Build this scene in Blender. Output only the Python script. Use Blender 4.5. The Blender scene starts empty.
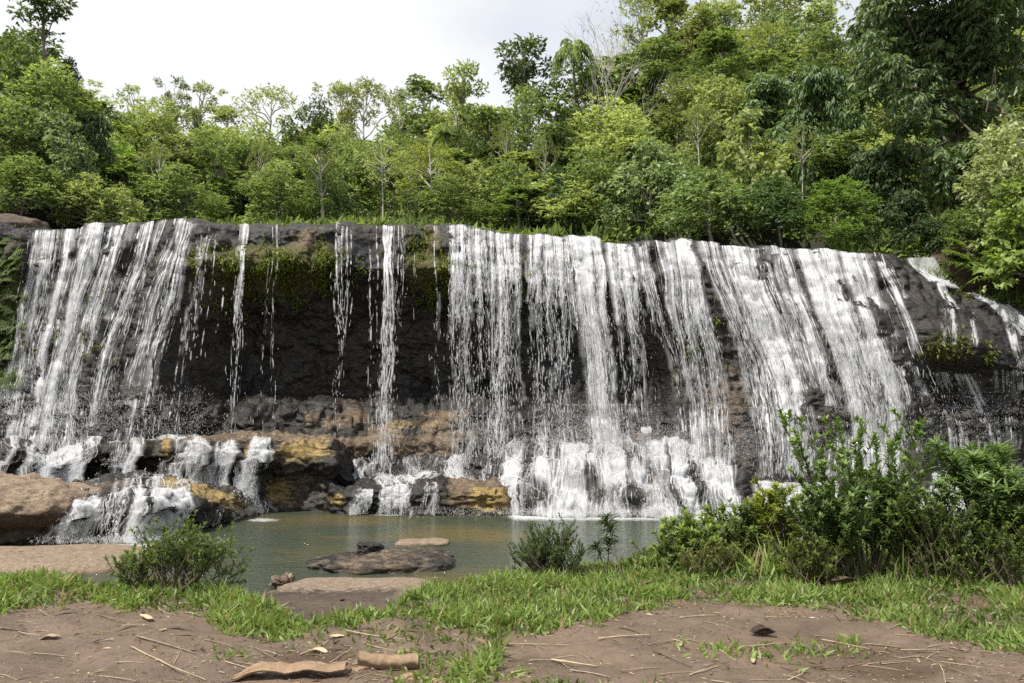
import bpy, math, random
import numpy as np
from mathutils import Vector

# ------------------------------------------------------------------ camera, sky, sun, exposure
scene = bpy.context.scene
COL = scene.collection
W, H, FPX = 1024.0, 683.0, 796.0
CAM_Z, PITCH = 2.7, math.radians(5.63)
cam_data = bpy.data.cameras.new('camera')
cam_data.sensor_width = 36.0
cam_data.lens = 36.0 * FPX / W
cam_data.clip_start, cam_data.clip_end = 0.05, 1000.0
cam = bpy.data.objects.new('camera', cam_data)
cam.location = (0, 0, CAM_Z)
cam.rotation_euler = (math.pi / 2 + PITCH, 0, 0)
COL.objects.link(cam)
scene.camera = cam

SUN_DIR = Vector((-0.38, -0.40, 0.84)).normalized()
SUN_ELEV = math.asin(SUN_DIR.z)
SUN_AZ = math.atan2(SUN_DIR.x, SUN_DIR.y)

world = bpy.data.worlds.new('World')
scene.world = world
world.use_nodes = True
nt = world.node_tree
nt.nodes.clear()
def wn(t, **k):
    n = nt.nodes.new(t)
    for a, b in k.items(): setattr(n, a, b)
    return n
sky = wn('ShaderNodeTexSky')
sky.sky_type = 'NISHITA'; sky.sun_disc = False
sky.sun_elevation = SUN_ELEV; sky.sun_rotation = SUN_AZ
sky.air_density = 1.2; sky.dust_density = 2.0
bg = wn('ShaderNodeBackground'); bg.inputs['Strength'].default_value = 0.115
tc = wn('ShaderNodeTexCoord')
cn = wn('ShaderNodeTexNoise'); cn.inputs['Scale'].default_value = 2.3; cn.inputs['Detail'].default_value = 6; cn.inputs['Roughness'].default_value = 0.55
mp = wn('ShaderNodeMapping'); mp.inputs['Location'].default_value = (0.35, 0.2, 0.1); mp.inputs['Scale'].default_value = (1, 1, 1.8)
nt.links.new(tc.outputs['Generated'], mp.inputs['Vector']); nt.links.new(mp.outputs[0], cn.inputs['Vector'])
# clouds thicken in the sky over the falls (direction +y, a little left) and break up elsewhere
dotn = wn('ShaderNodeVectorMath', operation='DOT_PRODUCT'); dotn.inputs[1].default_value = Vector((-0.30, 0.88, 0.36)).normalized()
nt.links.new(tc.outputs['Generated'], dotn.inputs[0])
dm = wn('ShaderNodeMapRange'); dm.inputs['From Min'].default_value = 0.80; dm.inputs['From Max'].default_value = 0.97; dm.inputs['To Min'].default_value = -0.02; dm.inputs['To Max'].default_value = 0.38
nt.links.new(dotn.outputs['Value'], dm.inputs['Value'])
ad0 = wn('ShaderNodeMath', operation='ADD'); nt.links.new(cn.outputs['Fac'], ad0.inputs[0]); nt.links.new(dm.outputs[0], ad0.inputs[1])
# a thin place in the cloud, high over the middle of the falls
gp = wn('ShaderNodeVectorMath', operation='DOT_PRODUCT'); gp.inputs[1].default_value = Vector((0.06, 0.86, 0.52)).normalized()
nt.links.new(tc.outputs['Generated'], gp.inputs[0])
gm = wn('ShaderNodeMapRange'); gm.inputs['From Min'].default_value = 0.975; gm.inputs['From Max'].default_value = 0.999; gm.inputs['To Min'].default_value = 0.0; gm.inputs['To Max'].default_value = -0.34
nt.links.new(gp.outputs['Value'], gm.inputs['Value'])
ad = wn('ShaderNodeMath', operation='ADD'); nt.links.new(ad0.outputs[0], ad.inputs[0]); nt.links.new(gm.outputs[0], ad.inputs[1])
cr = wn('ShaderNodeMapRange'); cr.inputs['From Min'].default_value = 0.42; cr.inputs['From Max'].default_value = 0.70; cr.inputs['To Min'].default_value = 0.66
nt.links.new(ad.outputs[0], cr.inputs['Value'])
mx = wn('ShaderNodeMixRGB'); mx.inputs['Color2'].default_value = (5.15, 5.2, 5.25, 1)
nt.links.new(cr.outputs[0], mx.inputs['Fac']); nt.links.new(sky.outputs[0], mx.inputs['Color1'])
nt.links.new(mx.outputs[0], bg.inputs['Color'])
out = wn('ShaderNodeOutputWorld'); nt.links.new(bg.outputs[0], out.inputs['Surface'])

sun_data = bpy.data.lights.new('sun', 'SUN')
sun_data.energy = 4.1; sun_data.angle = math.radians(0.6); sun_data.color = (1.0, 0.95, 0.87)
sun = bpy.data.objects.new('sun', sun_data)
sun.rotation_euler = SUN_DIR.to_track_quat('Z', 'Y').to_euler()
sun.location = SUN_DIR * 80
COL.objects.link(sun)

vs = scene.view_settings
vs.view_transform = 'Standard'; vs.look = 'None'; vs.exposure = 0.75; vs.gamma = 1.0; vs.use_curve_mapping = False
scene.cycles.max_bounces = 8; scene.cycles.diffuse_bounces = 4; scene.cycles.glossy_bounces = 3
scene.cycles.transmission_bounces = 4; scene.cycles.transparent_max_bounces = 28
scene.cycles.sample_clamp_indirect = 5.0; scene.cycles.caustics_reflective = False; scene.cycles.caustics_refractive = False
scene.cycles.use_denoising = False

# ------------------------------------------------------------------ maths helpers
CT, ST = math.cos(PITCH), math.sin(PITCH)
def at(px, py, y):
    """world point seen at photo pixel (px, py) at distance y"""
    v = (np.asarray(px, float) - 512) / FPX; w = (341.5 - np.asarray(py, float)) / FPX
    dy = CT - w * ST; dz = ST + w * CT
    t = y / dy
    return np.stack(np.broadcast_arrays(v * t, y + 0 * v, CAM_Z + dz * t), -1)
def zat(py, y): return float(at(512, py, y)[2])
def proj(P):
    P = np.asarray(P, float)
    d = P[..., 1] * CT + (P[..., 2] - CAM_Z) * ST
    u = -P[..., 1] * ST + (P[..., 2] - CAM_Z) * CT
    return 512 + FPX * P[..., 0] / d, 341.5 - FPX * u / d
def sstep(a, b, x):
    t = np.clip((np.asarray(x, float) - a) / (b - a), 0, 1); return t * t * (3 - 2 * t)
def bump(x, c, w): return np.exp(-((np.asarray(x, float) - c) / w) ** 2)

def _hash(i, j, k, s):
    h = (i.astype(np.int64) * 374761393 + j.astype(np.int64) * 668265263 + k.astype(np.int64) * 2147483647 + s * 1274126177) & 0xffffffff
    h = ((h ^ (h >> 13)) * 1274126177) & 0xffffffff
    h = ((h ^ (h >> 16)) * 2246822519) & 0xffffffff
    return ((h ^ (h >> 15)) & 0xffff) / 32767.5 - 1.0
def noise(x, y, z=0.0, seed=0):
    x, y, z = np.broadcast_arrays(np.asarray(x, float), np.asarray(y, float), np.asarray(z, float))
    xi, yi, zi = np.floor(x), np.floor(y), np.floor(z)
    fx, fy, fz = x - xi, y - yi, z - zi
    ux, uy, uz = [f * f * f * (f * (f * 6 - 15) + 10) for f in (fx, fy, fz)]
    r = 0
    for a in (0, 1):
        for b in (0, 1):
            for c in (0, 1):
                r = r + _hash(xi + a, yi + b, zi + c, seed) * (ux if a else 1 - ux) * (uy if b else 1 - uy) * (uz if c else 1 - uz)
    return r
def fbm(x, y, z=0.0, oct=4, seed=0, gain=0.5):
    r, a = 0, 1.0
    for o in range(oct):
        r = r + a * noise(np.asarray(x) * 2 ** o, np.asarray(y) * 2 ** o, np.asarray(z) * 2 ** o, seed + o * 17); a *= gain
    return r
def ridged(x, y, z=0.0, oct=4, seed=0):
    r, a = 0, 1.0
    for o in range(oct):
        r = r + a * (1 - 2 * np.abs(noise(np.asarray(x) * 2 ** o, np.asarray(y) * 2 ** o, np.asarray(z) * 2 ** o, seed + o * 31))); a *= 0.5
    return r

# ------------------------------------------------------------------ object helpers
def mesh_data(name, V, F, mats, attrs=None, smooth=True, mi=None):
    V = np.asarray(V, np.float32).reshape(-1, 3)
    if not isinstance(F, (list, tuple)): F = [F]
    F = [np.asarray(f, np.int32) for f in F if len(f)]
    me = bpy.data.meshes.new(name)
    me.vertices.add(len(V)); me.vertices.foreach_set('co', V.ravel())
    nl = sum(f.size for f in F); npoly = sum(len(f) for f in F)
    me.loops.add(nl); me.polygons.add(npoly)
    me.loops.foreach_set('vertex_index', np.concatenate([f.ravel() for f in F]))
    st, o = [], 0
    for f in F:
        st.append(o + np.arange(len(f)) * f.shape[1]); o += f.size
    me.polygons.foreach_set('loop_start', np.concatenate(st).astype(np.int32))
    if smooth: me.polygons.foreach_set('use_smooth', np.ones(npoly, bool))
    for m in (mats if isinstance(mats, (list, tuple)) else [mats]): me.materials.append(m)
    if mi is not None: me.polygons.foreach_set('material_index', np.asarray(mi, np.int32))
    for k, a in (attrs or {}).items():
        at_ = me.attributes.new(k, 'FLOAT', 'POINT'); at_.data.foreach_set('value', np.asarray(a, np.float32).ravel())
    me.update(calc_edges=True)
    return me
def link(name, data, parent=None, loc=None):
    o = bpy.data.objects.new(name, data); COL.objects.link(o)
    if parent is not None: o.parent = parent
    if loc is not None: o.location = loc
    return o
def tag(o, label, cat, group=None):
    o['label'] = label; o['category'] = cat
    if group: o['group'] = group
    return o
def structure(o): o['kind'] = 'structure'; return o
def stuff(o, label=None, cat=None):
    o['kind'] = 'stuff'
    if label: o['label'] = label
    if cat: o['category'] = cat
    return o
def grid_faces(r, c):
    i = (np.arange(r - 1)[:, None] * c + np.arange(c - 1)[None]).ravel()
    return np.stack([i, i + 1, i + c + 1, i + c], 1)
def grid_normals(P):
    du = np.gradient(P, axis=1); dv = np.gradient(P, axis=0)
    n = np.cross(du, dv); n /= np.linalg.norm(n, axis=-1, keepdims=True) + 1e-9
    return n
def unit(v): return v / (np.linalg.norm(v, axis=-1, keepdims=True) + 1e-9)

class Soup:
    """collects vertices, quads/triangles and a per-vertex tint for one mesh"""
    def __init__(s): s.V, s.T, s.Q, s.t, s.n = [], [], [], [], 0
    def add(s, V, tri=None, quad=None, tint=0.5):
        V = np.asarray(V, float).reshape(-1, 3)
        s.V.append(V); s.t.append(np.broadcast_to(np.asarray(tint, float), (len(V),)))
        if tri is not None and len(tri): s.T.append(np.asarray(tri) + s.n)
        if quad is not None and len(quad): s.Q.append(np.asarray(quad) + s.n)
        s.n += len(V)
    def data(s, name, mat, smooth=True):
        F = []
        if s.Q: F.append(np.concatenate(s.Q))
        if s.T: F.append(np.concatenate(s.T))
        return mesh_data(name, np.concatenate(s.V), F, mat, {'tint': np.concatenate(s.t)}, smooth)
    def tube(s, P, R, sides=6, tint=0.5):
        P = np.asarray(P, float); R = np.broadcast_to(np.asarray(R, float), (len(P),))
        T = unit(np.gradient(P, axis=0))
        ref = np.array([0.31, 0.95, 0.05]) if abs(T[0][2]) > 0.6 else np.array([0.05, 0.1, 1.0])
        A = unit(np.cross(T, ref)); B = np.cross(T, A)
        a = np.linspace(0, 2 * np.pi, sides, endpoint=False)
        V = P[:, None] + R[:, None, None] * (np.cos(a)[None, :, None] * A[:, None] + np.sin(a)[None, :, None] * B[:, None])
        m = len(P); q = []
        for i in range(m - 1):
            for j in range(sides):
                k = (j + 1) % sides
                q.append((i * sides + j, i * sides + k, (i + 1) * sides + k, (i + 1) * sides + j))
        s.add(V, quad=q, tint=tint)
    def leaves(s, P, axis, normal, L, Wd, tint, curve=0.0, segs=1):
        """leaf blades: rhombs (segs=1) or longer curved blades (segs>1)"""
        P = np.asarray(P, float); n = len(P)
        if n == 0: return
        axis = unit(axis); side = unit(np.cross(axis, normal)); nor = unit(np.cross(side, axis))
        L = np.broadcast_to(np.asarray(L, float), (n,))[:, None]; Wd = np.broadcast_to(np.asarray(Wd, float), (n,))[:, None]
        tint = np.broadcast_to(np.asarray(tint, float), (n,))
        if segs == 1:
            a = P; b = P + axis * L * 0.45 + side * Wd * 0.5 + nor * Wd * 0.13
            c = P + axis * L - nor * L * curve; d = P + axis * L * 0.45 - side * Wd * 0.5 + nor * Wd * 0.13
            V = np.stack([a, b, c, d], 1)
            i = np.arange(n) * 4
            s.add(V, tri=np.concatenate([np.stack([i, i + 1, i + 2], 1), np.stack([i, i + 2, i + 3], 1)]), tint=np.repeat(tint, 4))
        else:
            us = np.linspace(0, 1, segs + 1); rows = []
            for u in us:
                c = P + axis * L * (u - 0.25 * abs(curve) * u * u) - nor * L * curve * u * u
                w = Wd * 0.5 * (np.sin(np.pi * min(1, 0.10 + 0.90 * u)) ** 0.75 if u < 1 else 0.02)
                rows += [c + side * w + nor * w * 0.35, c, c - side * w + nor * w * 0.35]
            V = np.stack(rows, 1); k = 3 * (segs + 1); i = (np.arange(n) * k)[:, None]
            q = []
            for r in range(segs):
                for cidx in (0, 1):
                    o = r * 3 + cidx
                    q.append(np.concatenate([i + o, i + o + 1, i + o + 4, i + o + 3], 1))
            s.add(V, quad=np.concatenate(q), tint=np.repeat(tint, k))

# ------------------------------------------------------------------ materials
def new_mat(name):
    m = bpy.data.materials.new(name); m.use_nodes = True
    t = m.node_tree; t.nodes.clear()
    o = t.nodes.new('ShaderNodeOutputMaterial')
    return m, t, o
class N:
    def __init__(s, t): s.t = t
    def node(s, ty, inp=None, **k):
        n = s.t.nodes.new(ty)
        for a, b in k.items(): setattr(n, a, b)
        for a, b in (inp or {}).items():
            if isinstance(b, bpy.types.NodeSocket): s.t.links.new(b, n.inputs[a])
            else: n.inputs[a].default_value = b
        return n
    def attr(s, name): return s.node('ShaderNodeAttribute', attribute_name=name).outputs['Fac']
    def noise(s, scale, detail=5, rough=0.6, vec=None, dist=0.0):
        i = {'Scale': scale, 'Detail': detail, 'Roughness': rough, 'Distortion': dist}
        if vec is not None: i['Vector'] = vec
        return s.node('ShaderNodeTexNoise', i).outputs['Fac']
    def pos(s, scale=(1, 1, 1)):
        g = s.node('ShaderNodeNewGeometry').outputs['Position']
        return s.node('ShaderNodeMapping', {'Vector': g, 'Scale': scale}).outputs[0]
    def mix(s, f, a, b, blend='MIX'):
        n = s.node('ShaderNodeMixRGB', {'Fac': f, 'Color1': a, 'Color2': b}, blend_type=blend); return n.outputs[0]
    def rng(s, v, a, b, c=0.0, d=1.0):
        return s.node('ShaderNodeMapRange', {'Value': v, 'From Min': a, 'From Max': b, 'To Min': c, 'To Max': d}).outputs[0]
    def math(s, op, a, b=0.0): return s.node('ShaderNodeMath', {0: a, 1: b}, operation=op).outputs[0]
    def bump(s, h, strength, dist): return s.node('ShaderNodeBump', {'Height': h, 'Strength': strength, 'Distance': dist}).outputs[0]
def c4(r, g, b): return (r, g, b, 1)

def leaf_mat(name, dark, light, trans=0.35, rough=0.42, use_obj=True, spec=0.4, dry=None):
    m, t, o = new_mat(name); n = N(t)
    tint = n.attr('tint')
    col = n.mix(n.rng(tint, 0.05, 0.95), c4(*dark), c4(*light))
    if dry is not None: col = n.mix(n.rng(tint, 0.955, 0.96), col, c4(*dry))
    if use_obj:
        oc = n.node('ShaderNodeObjectInfo').outputs['Color']
        col = n.mix(1.0, col, oc, 'MULTIPLY')
    tcol = n.mix(1.0, col, c4(1.45, 1.5, 0.75), 'MULTIPLY')
    p = n.node('ShaderNodeBsdfPrincipled', {'Base Color': col, 'Roughness': rough, 'Specular IOR Level': spec})
    tr = n.node('ShaderNodeBsdfTranslucent', {'Color': tcol})
    ms = n.node('ShaderNodeMixShader', {0: trans, 1: p.outputs[0], 2: tr.outputs[0]})
    t.links.new(ms.outputs[0], o.inputs[0]); return m
def bark_mat(name, a, b):
    m, t, o = new_mat(name); n = N(t)
    v = n.pos((6, 6, 1.5)); f = n.noise(3.0, 5, 0.65, v)
    p = n.node('ShaderNodeBsdfPrincipled', {'Base Color': n.mix(f, c4(*a), c4(*b)), 'Roughness': 0.85, 'Normal': n.bump(f, 0.5, 0.05)})
    t.links.new(p.outputs[0], o.inputs[0]); return m

M_LEAF = leaf_mat('leaf', (0.105, 0.132, 0.050), (0.370, 0.410, 0.190), trans=.44, rough=.55, spec=.25)
M_GLOSSLEAF = leaf_mat('glossy_leaf', (0.070, 0.102, 0.044), (0.255, 0.320, 0.155), trans=0.38, rough=0.42, spec=0.35)
M_GRASS = leaf_mat('grass_blade', (0.070, 0.110, 0.025), (0.240, 0.325, 0.085), trans=0.38, use_obj=False, dry=(0.30, 0.23, 0.12))
M_STRAW = leaf_mat('straw', (0.075, 0.052, 0.034), (0.46, 0.37, 0.24), trans=0.12, rough=0.6, spec=0.3)
M_BARK = bark_mat('bark', (0.10, 0.085, 0.065), (0.22, 0.19, 0.15))
M_PALEBARK = bark_mat('pale_bark', (0.30, 0.27, 0.22), (0.46, 0.43, 0.37))
M_TWIG = bark_mat('twig', (0.05, 0.04, 0.028), (0.12, 0.095, 0.06))
M_HUSK = bark_mat('husk', (0.12, 0.07, 0.04), (0.34, 0.24, 0.15))

def rock_mat(name='wet_rock', dark=(0.007, 0.007, 0.007), mid=(0.034, 0.032, 0.030), tanA=(0.075, 0.048, 0.028), tanB=(0.215, 0.160, 0.105), scale=1.0, rough=(0.42, 0.8)):
    m, t, o = new_mat(name); n = N(t)
    v = n.pos((scale, scale, scale * 1.9))
    big = n.noise(0.55, 6, 0.62, v); fine = n.noise(5.5, 7, 0.68, v); gr = n.noise(24, 4, 0.7, v)
    base = n.mix(n.rng(n.math('ADD', n.math('MULTIPLY', big, 0.6), n.math('MULTIPLY', fine, 0.5)), 0.38, 0.72), c4(*dark), c4(*mid))
    huge = n.noise(0.28, 4, 0.6, n.pos((1, 1, .55)))
    base = n.mix(n.rng(huge, 0.42, 0.62, 0.0, 0.7), base, n.mix(fine, c4(0.016, 0.010, 0.006), c4(0.062, 0.043, 0.027)))
    base = n.mix(n.rng(n.noise(0.9, 5, 0.65, n.pos((1.6, 1.6, .4))), 0.52, 0.68, 0.0, 0.55), base, c4(0.006, 0.006, 0.006))
    tan = n.mix(n.rng(fine, 0.3, 0.7), c4(*tanA), c4(*tanB))
    def edge(a, k=0.55):   # an attribute broken up by noise so that patches have ragged rims
        s = n.math('ADD', n.attr(a), n.math('MULTIPLY', n.math('SUBTRACT', n.math('ADD', n.math('MULTIPLY', fine, 0.6), n.math('MULTIPLY', big, 0.4)), 0.5), 2.2))
        return n.rng(s, k - 0.18, k + 0.18)
    ftan = edge('tan'); fmoss = edge('moss'); foch = edge('ochre')
    col = n.mix(ftan, base, tan)
    och = n.mix(n.rng(fine, 0.3, 0.7), c4(0.15, 0.090, 0.030), c4(0.36, 0.27, 0.105))
    col = n.mix(foch, col, och)
    mossc = n.mix(n.rng(gr, 0.3, 0.7), c4(0.030, 0.032, 0.010), c4(0.130, 0.115, 0.030))
    col = n.mix(fmoss, col, mossc)
    col = n.mix(n.rng(gr, 0.25, 0.48, 0.65, 0.0), col, c4(0.012, 0.011, 0.010))
    md = n.noise(12, 5, 0.75, v, 1.5)
    col = n.mix(n.rng(md, 0.36, 0.50, 0.75, 0.0), col, c4(0.010, 0.010, 0.009))
    col = n.mix(n.rng(md, 0.58, 0.74, 0.0, 0.45), col, n.mix(0.5, col, c4(0.16, 0.15, 0.14)))
    if name == 'wet_rock': ck = n.node('ShaderNodeTexVoronoi', {'Vector': n.node('ShaderNodeMixRGB', {'Fac': 0.12, 'Color1': v, 'Color2': n.node('ShaderNodeTexNoise', {'Vector': v, 'Scale': 2.0}).outputs['Color']}).outputs[0], 'Scale': 1.3}, feature='DISTANCE_TO_EDGE').outputs['Distance']
    if name == 'wet_rock': col = n.mix(n.rng(ck, 0.0, 0.03, 0.6, 0.0), col, c4(0.008, 0.007, 0.006))
    r = n.rng(n.math('MAXIMUM', n.math('MAXIMUM', ftan, fmoss), foch), 0, 1, rough[0], rough[1])
    h = n.math('ADD', n.math('MULTIPLY', fine, 0.7), n.math('MULTIPLY', gr, 0.3))
    p = n.node('ShaderNodeBsdfPrincipled', {'Base Color': col, 'Roughness': n.math('ADD', r, n.rng(gr, 0.3, 0.7, -0.08, 0.12)), 'Normal': n.bump(h, 0.8, 0.09), 'Specular IOR Level': 0.4})
    t.links.new(p.outputs[0], o.inputs[0]); return m
M_ROCK = rock_mat()
M_DRYROCK = rock_mat('dry_rock', (0.05, 0.035, 0.026), (0.15, 0.105, 0.075), (0.17, 0.115, 0.075), (0.34, 0.26, 0.185), 1.6, (0.6, 0.85))

def water_mat(name, alpha=1.0, bright=0.80):
    m, t, o = new_mat(name); n = N(t)
    d = n.node('ShaderNodeBsdfPrincipled', {'Base Color': c4(bright, bright * 1.005, bright * 1.02), 'Roughness': 0.35, 'Specular IOR Level': 0.4})
    tr = n.node('ShaderNodeBsdfTranslucent', {'Color': c4(0.80, 0.81, 0.82)})
    s = n.node('ShaderNodeMixShader', {0: 0.42, 1: d.outputs[0], 2: tr.outputs[0]})
    tp = n.node('ShaderNodeBsdfTransparent')
    s = n.node('ShaderNodeMixShader', {0: n.math('MULTIPLY', n.attr('thick'), alpha), 1: tp.outputs[0], 2: s.outputs[0]})
    t.links.new(s.outputs[0], o.inputs[0]); return m
M_WATER = water_mat('falling_water', 0.90)
M_SPRAY = water_mat('spray', 0.45)
M_VEIL = water_mat('water_veil', 0.24)

def pool_mat():
    m, t, o = new_mat('pool_surface'); n = N(t)
    v = n.pos((1.0, 1.9, 1)); w1 = n.noise(2.6, 3, 0.55, v, 0.6); w2 = n.noise(9.0, 3, 0.6, v, 0.4)
    h = n.math('ADD', n.math('MULTIPLY', w1, 0.7), n.math('MULTIPLY', w2, 0.35))
    col = n.mix(n.rng(n.attr('shallow'), 0.1, 0.9), c4(0.052, 0.063, 0.042), c4(0.105, 0.090, 0.040))
    foam = n.noise(7.0, 6, 0.75, n.pos((1, 1, 1)))
    ff = n.rng(n.math('ADD', n.math('MULTIPLY', n.attr('foam'), 0.75), n.math('MULTIPLY', foam, 0.55)), 0.68, 1.02)
    col = n.mix(ff, col, c4(0.62, 0.63, 0.62))
    p = n.node('ShaderNodeBsdfPrincipled', {'Base Color': col, 'Roughness': n.rng(ff, 0, 1, 0.09, 0.6), 'IOR': 1.33, 'Normal': n.bump(h, 0.9, 0.12)})
    t.links.new(p.outputs[0], o.inputs[0]); return m
M_POOL = pool_mat()

def mud_mat():
    m, t, o = new_mat('mud'); n = N(t)
    v = n.pos(); a = n.noise(1.6, 6, 0.6, v); b = n.noise(11, 6, 0.65, v); g = n.noise(70, 3, 0.6, v)
    col = n.mix(n.rng(n.math('ADD', n.math('MULTIPLY', a, 0.6), n.math('MULTIPLY', b, 0.4)), 0.35, 0.65), c4(0.088, 0.063, 0.044), c4(0.172, 0.122, 0.088))
    col = n.mix(n.rng(b, 0.60, 0.70), col, c4(0.085, 0.045, 0.030))
    col = n.mix(n.rng(g, 0.28, 0.42, 0.6, 0.0), col, c4(0.07, 0.045, 0.032))
    col = n.mix(n.rng(n.attr('damp'), 0.2, 0.8), col, c4(0.075, 0.048, 0.030))
    h = n.math('ADD', n.math('MULTIPLY', b, 0.7), n.math('MULTIPLY', g, 0.25))
    p = n.node('ShaderNodeBsdfPrincipled', {'Base Color': col, 'Roughness': n.rng(a, 0.3, 0.7, 0.42, 0.75), 'Normal': n.bump(h, 1.0, 0.035), 'Specular IOR Level': 0.3})
    t.links.new(p.outputs[0], o.inputs[0]); return m
M_MUD = mud_mat()
def soil_mat(name, a, b):
    m, t, o = new_mat(name); n = N(t)
    f = n.noise(1.2, 7, 0.65, n.pos())
    p = n.node('ShaderNodeBsdfPrincipled', {'Base Color': n.mix(n.rng(f, 0.3, 0.7), c4(*a), c4(*b)), 'Roughness': 0.9, 'Normal': n.bump(f, 0.8, 0.2)})
    t.links.new(p.outputs[0], o.inputs[0]); return m
M_HILL = soil_mat('forest_floor', (0.010, 0.012, 0.005), (0.028, 0.030, 0.013))
M_EARTH = soil_mat('red_earth', (0.020, 0.013, 0.009), (0.075, 0.045, 0.026))
M_BED = soil_mat('river_bed', (0.09, 0.065, 0.04), (0.16, 0.12, 0.075))

# ------------------------------------------------------------------ ground by the camera
BANK_Z = 1.2
EDGE_PX = np.array([-900, 0, 110, 200, 260, 310, 380, 440, 520, 640, 700, 1024, 1900])
EDGE_Y = np.array([7.6, 7.4, 7.3, 7.1, 6.4, 5.95, 6.1, 7.2, 7.9, 8.4, 9.6, 10.5, 10.5])
def bank_z(x, y):
    px = 512 + 812 * x / np.maximum(y, 2.0)
    e = np.interp(px, EDGE_PX, EDGE_Y)
    z = BANK_Z + 0.035 * fbm(x * 0.9, y * 0.9, 0, 4, 3) + 0.016 * fbm(x * 5, y * 5, 0, 4, 9) - .022 * sstep(.25, .7, noise(x * 3.1, y * 2.6, 0, 29))
    z = z - 1.95 * sstep(0.0, 3.0, y - e + 0.25 * noise(x * 1.1, 3.3, 0, 4))
    z = z + 0.10 * bump(px, 405, 26) * bump(y, 5.85, 0.35)
    return z
def ground_at(px, py):
    y = 5.0
    for _ in range(14):
        p = at(px, py, y)
        d = p - np.array([0, 0, CAM_Z]); tz = float(bank_z(p[0], p[1]))
        s = (tz - CAM_Z) / d[2]; y = y * (0.4 + 0.6 * min(max(s, 0.3), 3))
    p = at(px, py, y); p[2] = float(bank_z(p[0], p[1])); return p
xs = np.linspace(-15, 15, 560); ys = np.concatenate([np.linspace(-8, 3.4, 30), np.linspace(3.5, 14, 330)])
X, Y = np.meshgrid(xs, ys); Z = bank_z(X, Y)
gx, gy = proj(np.stack([X, Y, Z], -1))
damp = 0.8 * bump(gx, 900, 140) * bump(gy, 668, 20) + 0.8 * bump(gx, 60, 130) * bump(gy, 668, 14) + 0.9 * bump(gx, 300, 60) * bump(gy, 660, 22) + sstep(-0.05, -0.5, Z - BANK_Z)
damp = damp * (0.55 + 0.6 * fbm(X * 2.5, Y * 2.5, 0, 3, 21)) + 0.25 * fbm(X * 1.3, Y * 3, 0, 4, 8)
structure(link('ground', mesh_data('ground', np.stack([X, Y, Z], -1), grid_faces(*X.shape), M_MUD, {'damp': damp})))
big = 90
structure(link('riverbed', mesh_data('riverbed', [(-big, -11, -0.75), (big, -11, -0.75), (big, 120, -0.75), (-big, 120, -0.75)], np.array([[0, 1, 2, 3]]), M_BED)))

# pool
xs = np.linspace(-22, 22, 300); ys = np.linspace(7.5, 29, 200); X, Y = np.meshgrid(xs, ys)
gx, gy = proj(np.stack([X, Y, 0 * X], -1))
shallow = 1.0 * bump(gx, 455, 75) * bump(gy, 535, 9) + 1.1 * bump(gx, 440, 50) * bump(gy, 580, 11) + 1.0 * bump(gx, 80, 90) * bump(gy, 548, 7) + 0.6 * bump(gx, 330, 90) * bump(gy, 520, 8)
shallow = shallow + 0.35 * fbm(X * 0.5, Y * 0.8, 0, 3, 5)
foam = 1.0 * sstep(490, 520, gx) * sstep(780, 730, gx) * bump(gy, 515, 8) + 0.8 * bump(gx, 390, 32) * bump(gy, 514.5, 2.5) + 0.8 * bump(gx, 262, 30) * bump(gy, 520, 3.5) + 0.9 * bump(gx, 135, 60) * bump(gy, 546, 5)
structure(link('pool_water', mesh_data('pool_water', np.stack([X, Y, 0 * X], -1), grid_faces(*X.shape), M_POOL, {'shallow': shallow, 'foam': foam})))

# ------------------------------------------------------------------ the cliff
YL = 26.0; ZB = 2.0
LIP_PX = np.array([-200, -60, 0, 30, 100, 200, 330, 450, 540, 600, 680, 750, 850, 905, 940, 960, 1000, 1040, 1120, 1250])
LIP_PY = np.array([200, 214, 222, 229, 227, 223, 221, 226, 233, 239, 244, 248, 252, 258, 276, 287, 301, 313, 330, 350])
def x_of(px): return (np.asarray(px, float) - 512) / FPX * YL / 0.985
def px_of(x): return 512 + np.asarray(x, float) * FPX * 0.985 / YL
LIP_Z = np.array([zat(p, YL + 1.75 * i) for p, i in zip(LIP_PY, np.interp(LIP_PX, [0, 150, 250, 700, 860, 1000], [.75, .8, 1, .9, .75, .7]))])
def lip_z(x):
    p = px_of(x)
    return np.interp(p, LIP_PX, LIP_Z) + 0.13 * fbm(x * 0.8, 1.7, 0, 3, 2) + 0.06 * noise(x * 3, 7.7, 0, 5)
def blend_px(px, pts): return np.interp(px, [p for p, _ in pts], [v for _, v in pts])
T_O = [0, .02, .05, .09, .15, .215, .25, .31, .45, .60, .75, .84, .90, 1.0, 1.3]
O_O = [1.9, 1.45, 1.05, .72, .36, .06, .12, 1.2, 2.6, 3.1, 2.9, 2.0, 1.3, .7, .5]
T_S = [0, .02, .05, .1, .2, .27, .32, .5, .7, .85, 1.0, 1.3]
O_S = [1.3, .6, .3, .1, -.25, -.4, -.75, -1.0, -1.15, -1.3, -1.5, -1.9]
T_B = [0, .02, .06, .15, .3, .45, .52, .6, .7, .85, 1.0, 1.3]
O_B = [1.3, .6, .3, -.05, -.45, -.8, -.7, 0.0, .3, .1, -.2, -.7]
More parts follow.
